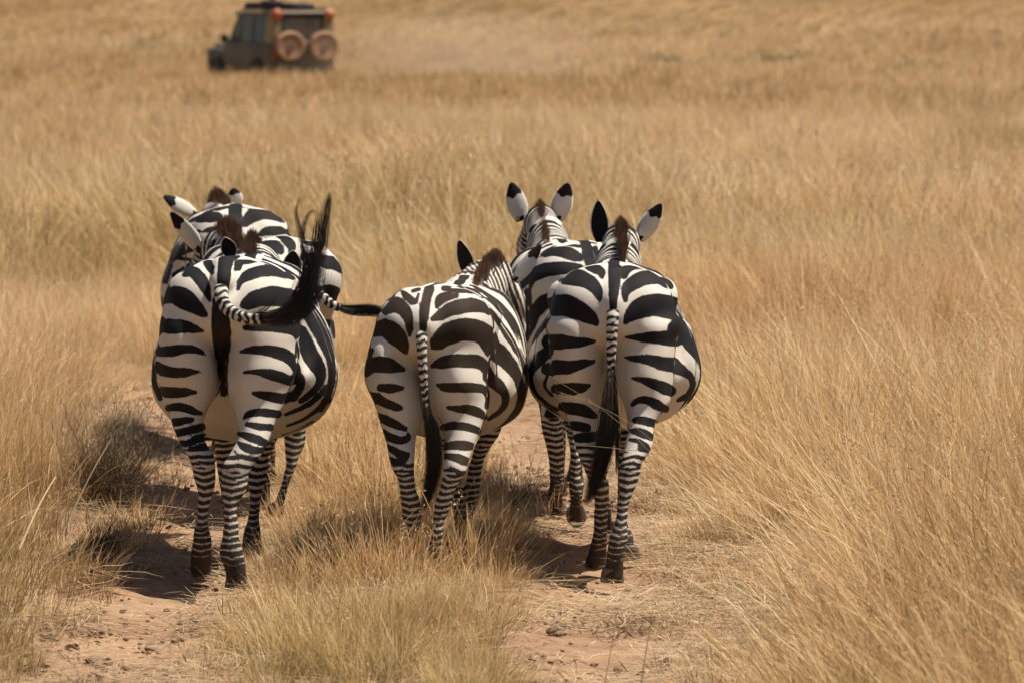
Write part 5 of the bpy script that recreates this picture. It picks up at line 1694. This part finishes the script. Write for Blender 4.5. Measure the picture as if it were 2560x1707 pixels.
for (u, v, r, h, n, lab, sd_) in (
        (236, 1175, .17, .52, 520, 'dark twiggy bush on the left bank beside the left wheel rut', 1),
        (228, 1285, .11, .26, 160, 'low dark bush at the foot of the left bank, nearest the camera', 2),
        (765, 1325, .30, .24, 700, 'dark tangled bush in the middle strip at the feet of the young zebra', 3),
        (1180, 1150, .20, .28, 260, 'small brown bush between the young zebra and the right wheel rut', 4)):
    x_, y_ = on_ground(u, v)
    twig_shrub('shrub', lab, x_, y_, r, h, n, (0.16, 0.115, 0.068), 400 + sd_, group='low bushes beside the wheel track', lean=(.22, -.05) if u < 400 else (0, 0), elr=(1.0, 1.52) if u < 400 else (.35, 1.3))
for (u, v, r, h, lab, sd_) in (
        (340, 152, .75, .85, 'dark green far bush standing alone left of the vehicle', 11),
        (1535, 172, 1.1, .70, 'leftmost of the grey-green far bushes on the plain at right', 12),
        (1665, 168, .8, .62, 'far bush in the middle of the three grey-green ones at right', 13),
        (1790, 168, 1.2, .80, 'rightmost and largest of the three grey-green far bushes', 14),
        (2110, 200, 1.3, .70, 'pale far bush near the right edge behind the tall grass', 15)):
    x_, y_ = on_ground(u, v)
    y_ = min(y_, 200.0); x_ = (u * 1.0885 - 1280) / F * y_
    twig_shrub('shrub', lab, x_, y_, r, h * 1.15, 300, (0.36, 0.27, 0.145), 400 + sd_, group='bushes scattered on the far plain', w=.03)


def grass_stem(u0, v0, u1, v1, Y0, Y1, lab, bend=.06, w=.0028, head=0):
    a = W(u0 * 1.0885, v0 * 1.0885, Y0); b = W(u1 * 1.0885, v1 * 1.0885, Y1)
    n = 14; V, Fc, A, Rn = [], [], [], []
    pts = []
    L = np.linalg.norm(b - a)
    for i in range(n):
        t = i / (n - 1)
        p = a + (b - a) * t; p[2] += bend * L * math.sin(t * math.pi)
        pts.append(p - np.array([a[0], a[1], 0]))
    ribbon(V, Fc, A, Rn, pts, w, w * .5, np.array([0, .15, 1.0]), .9)
    ribbon(V, Fc, A, Rn, pts, w, w * .5, np.array([1.0, .0, .1]), .9)
    MI = [0] * len(Fc)
    g = np.random.default_rng(int(u0 + v0))
    for m_ in range(head):
        p = pts[-1] + (pts[-4] - pts[-1]) * g.random()
        v = g.normal(0, 1, 3); v /= np.linalg.norm(v); sd = np.cross(v, g.normal(0, 1, 3)); sd /= np.linalg.norm(sd)
        L_ = .012 * g.uniform(.6, 1.6); b_ = len(V)
        V += [p, p + v * L_ * .5 + sd * L_ * .2, p + v * L_, p + v * L_ * .5 - sd * L_ * .2]; A += [.9] * 4; Rn += [g.random()] * 4
        Fc.append((b_, b_ + 1, b_ + 2, b_ + 3)); MI.append(1)
    o = mesh_from('grass_stem', [tuple(q) for q in V], Fc, None, None, attrs={'along': A, 'rand': Rn}, mats=[M_STEM, M_SEEDS], mat_idx=MI)
    o.location = (a[0], a[1], 0)
    tag(o, lab, 'grass stem', 'long single grass stems in front of the zebras')


M_STEM = simple_mat('pale_stem', (0.66, 0.52, 0.28), .6, 0, .15, 12)
M_SEEDS = simple_mat('brown_seed', (0.30, 0.19, 0.10), .7, 0, .3, 12)
grass_stem(1700, 1310, 1258, 862, 17.6, 17.9, 'long pale grass stem slanting up across the right leg of the front right zebra', .10, head=14)
grass_stem(1640, 1150, 1270, 895, 17.7, 17.9, 'thin stem leaning left across the tail of the front right zebra', .10, head=8)
grass_stem(1690, 1085, 1170, 1020, 17.6, 17.9, 'level pale stem reaching left across both legs of the front right zebra', .04)
grass_stem(1680, 1560, 1478, 1080, 16.0, 16.4, 'tall straight stem standing in the grass right of the right rut', .03, head=6)
grass_stem(1470, 1580, 1500, 1395, 14.9, 14.9, 'blurred upright stem at the bottom right of the track', .0, .004, 10)
grass_stem(1385, 1590, 1418, 1410, 14.7, 14.7, 'blurred pale upright stem in the right rut close to the camera', .0, .004, 10)
grass_stem(45, 1260, 130, 1090, 16.6, 16.8, 'thick bleached stem leaning right at the left edge', .05, .009)
grass_stem(160, 1190, 260, 1000, 16.9, 17.0, 'bleached forked stem on the left bank', .04, .006)


def stone(u, v, s, lab, seed):
    g = np.random.default_rng(seed)
    x_, y_ = on_ground(u, v)
    bm = bmesh.new(); bmesh.ops.create_icosphere(bm, subdivisions=3, radius=1)
    ph = g.uniform(0, 20, 3)
    for v_ in bm.verts:
        p = v_.co
        k = 1 + .5 * (vnoise(p.x + ph[0], p.y + p.z + ph[1], 1.6, seed) - .5) + .3 * (vnoise(p.x + p.z + ph[2], p.y, 4, seed + 1) - .5)
        v_.co = Vector((p.x * k * s, p.y * k * s * .9, max(p.z * k * s * .62, -s * .3)))
    o = bm_obj('stone', bm, M_STONE, None)
    o.location = (x_, y_, float(ground_z(np.array([x_]), np.array([y_]))[0]) + s * .12)
    o.rotation_euler = (0, 0, float(g.uniform(0, 6)))
    tag(o, lab, 'stone', 'stones and clods on the track')


M_STONE = simple_mat('earthy_stone', (0.16, 0.105, 0.07), .9, 0, .35, 22, (0.33, 0.21, 0.13), .6)
for q in ((222, 1500, .045, 'brown stone in the left rut at the bottom left of the picture', 1),
          (350, 1462, .035, 'small brown clod beside the median on the left rut', 2),
          (500, 1402, .03, 'little dark clod just behind the left group in the straw', 3),
          (200, 1552, .05, 'flat dark stone at the very bottom left', 4),
          (1278, 1440, .04, 'dark clod in the right rut in front of the front right zebra', 5),
          (1240, 1552, .03, 'pebble at the bottom edge of the right rut', 6),
          (362, 955, .03, 'dark clod far along the left rut beside the left zebra', 7),
          (318, 975, .028, 'clod at the left side of the far left rut', 8),
          (352, 1000, .03, 'reddish clod in the left rut near the left zebra belly', 9)):
    stone(*q)
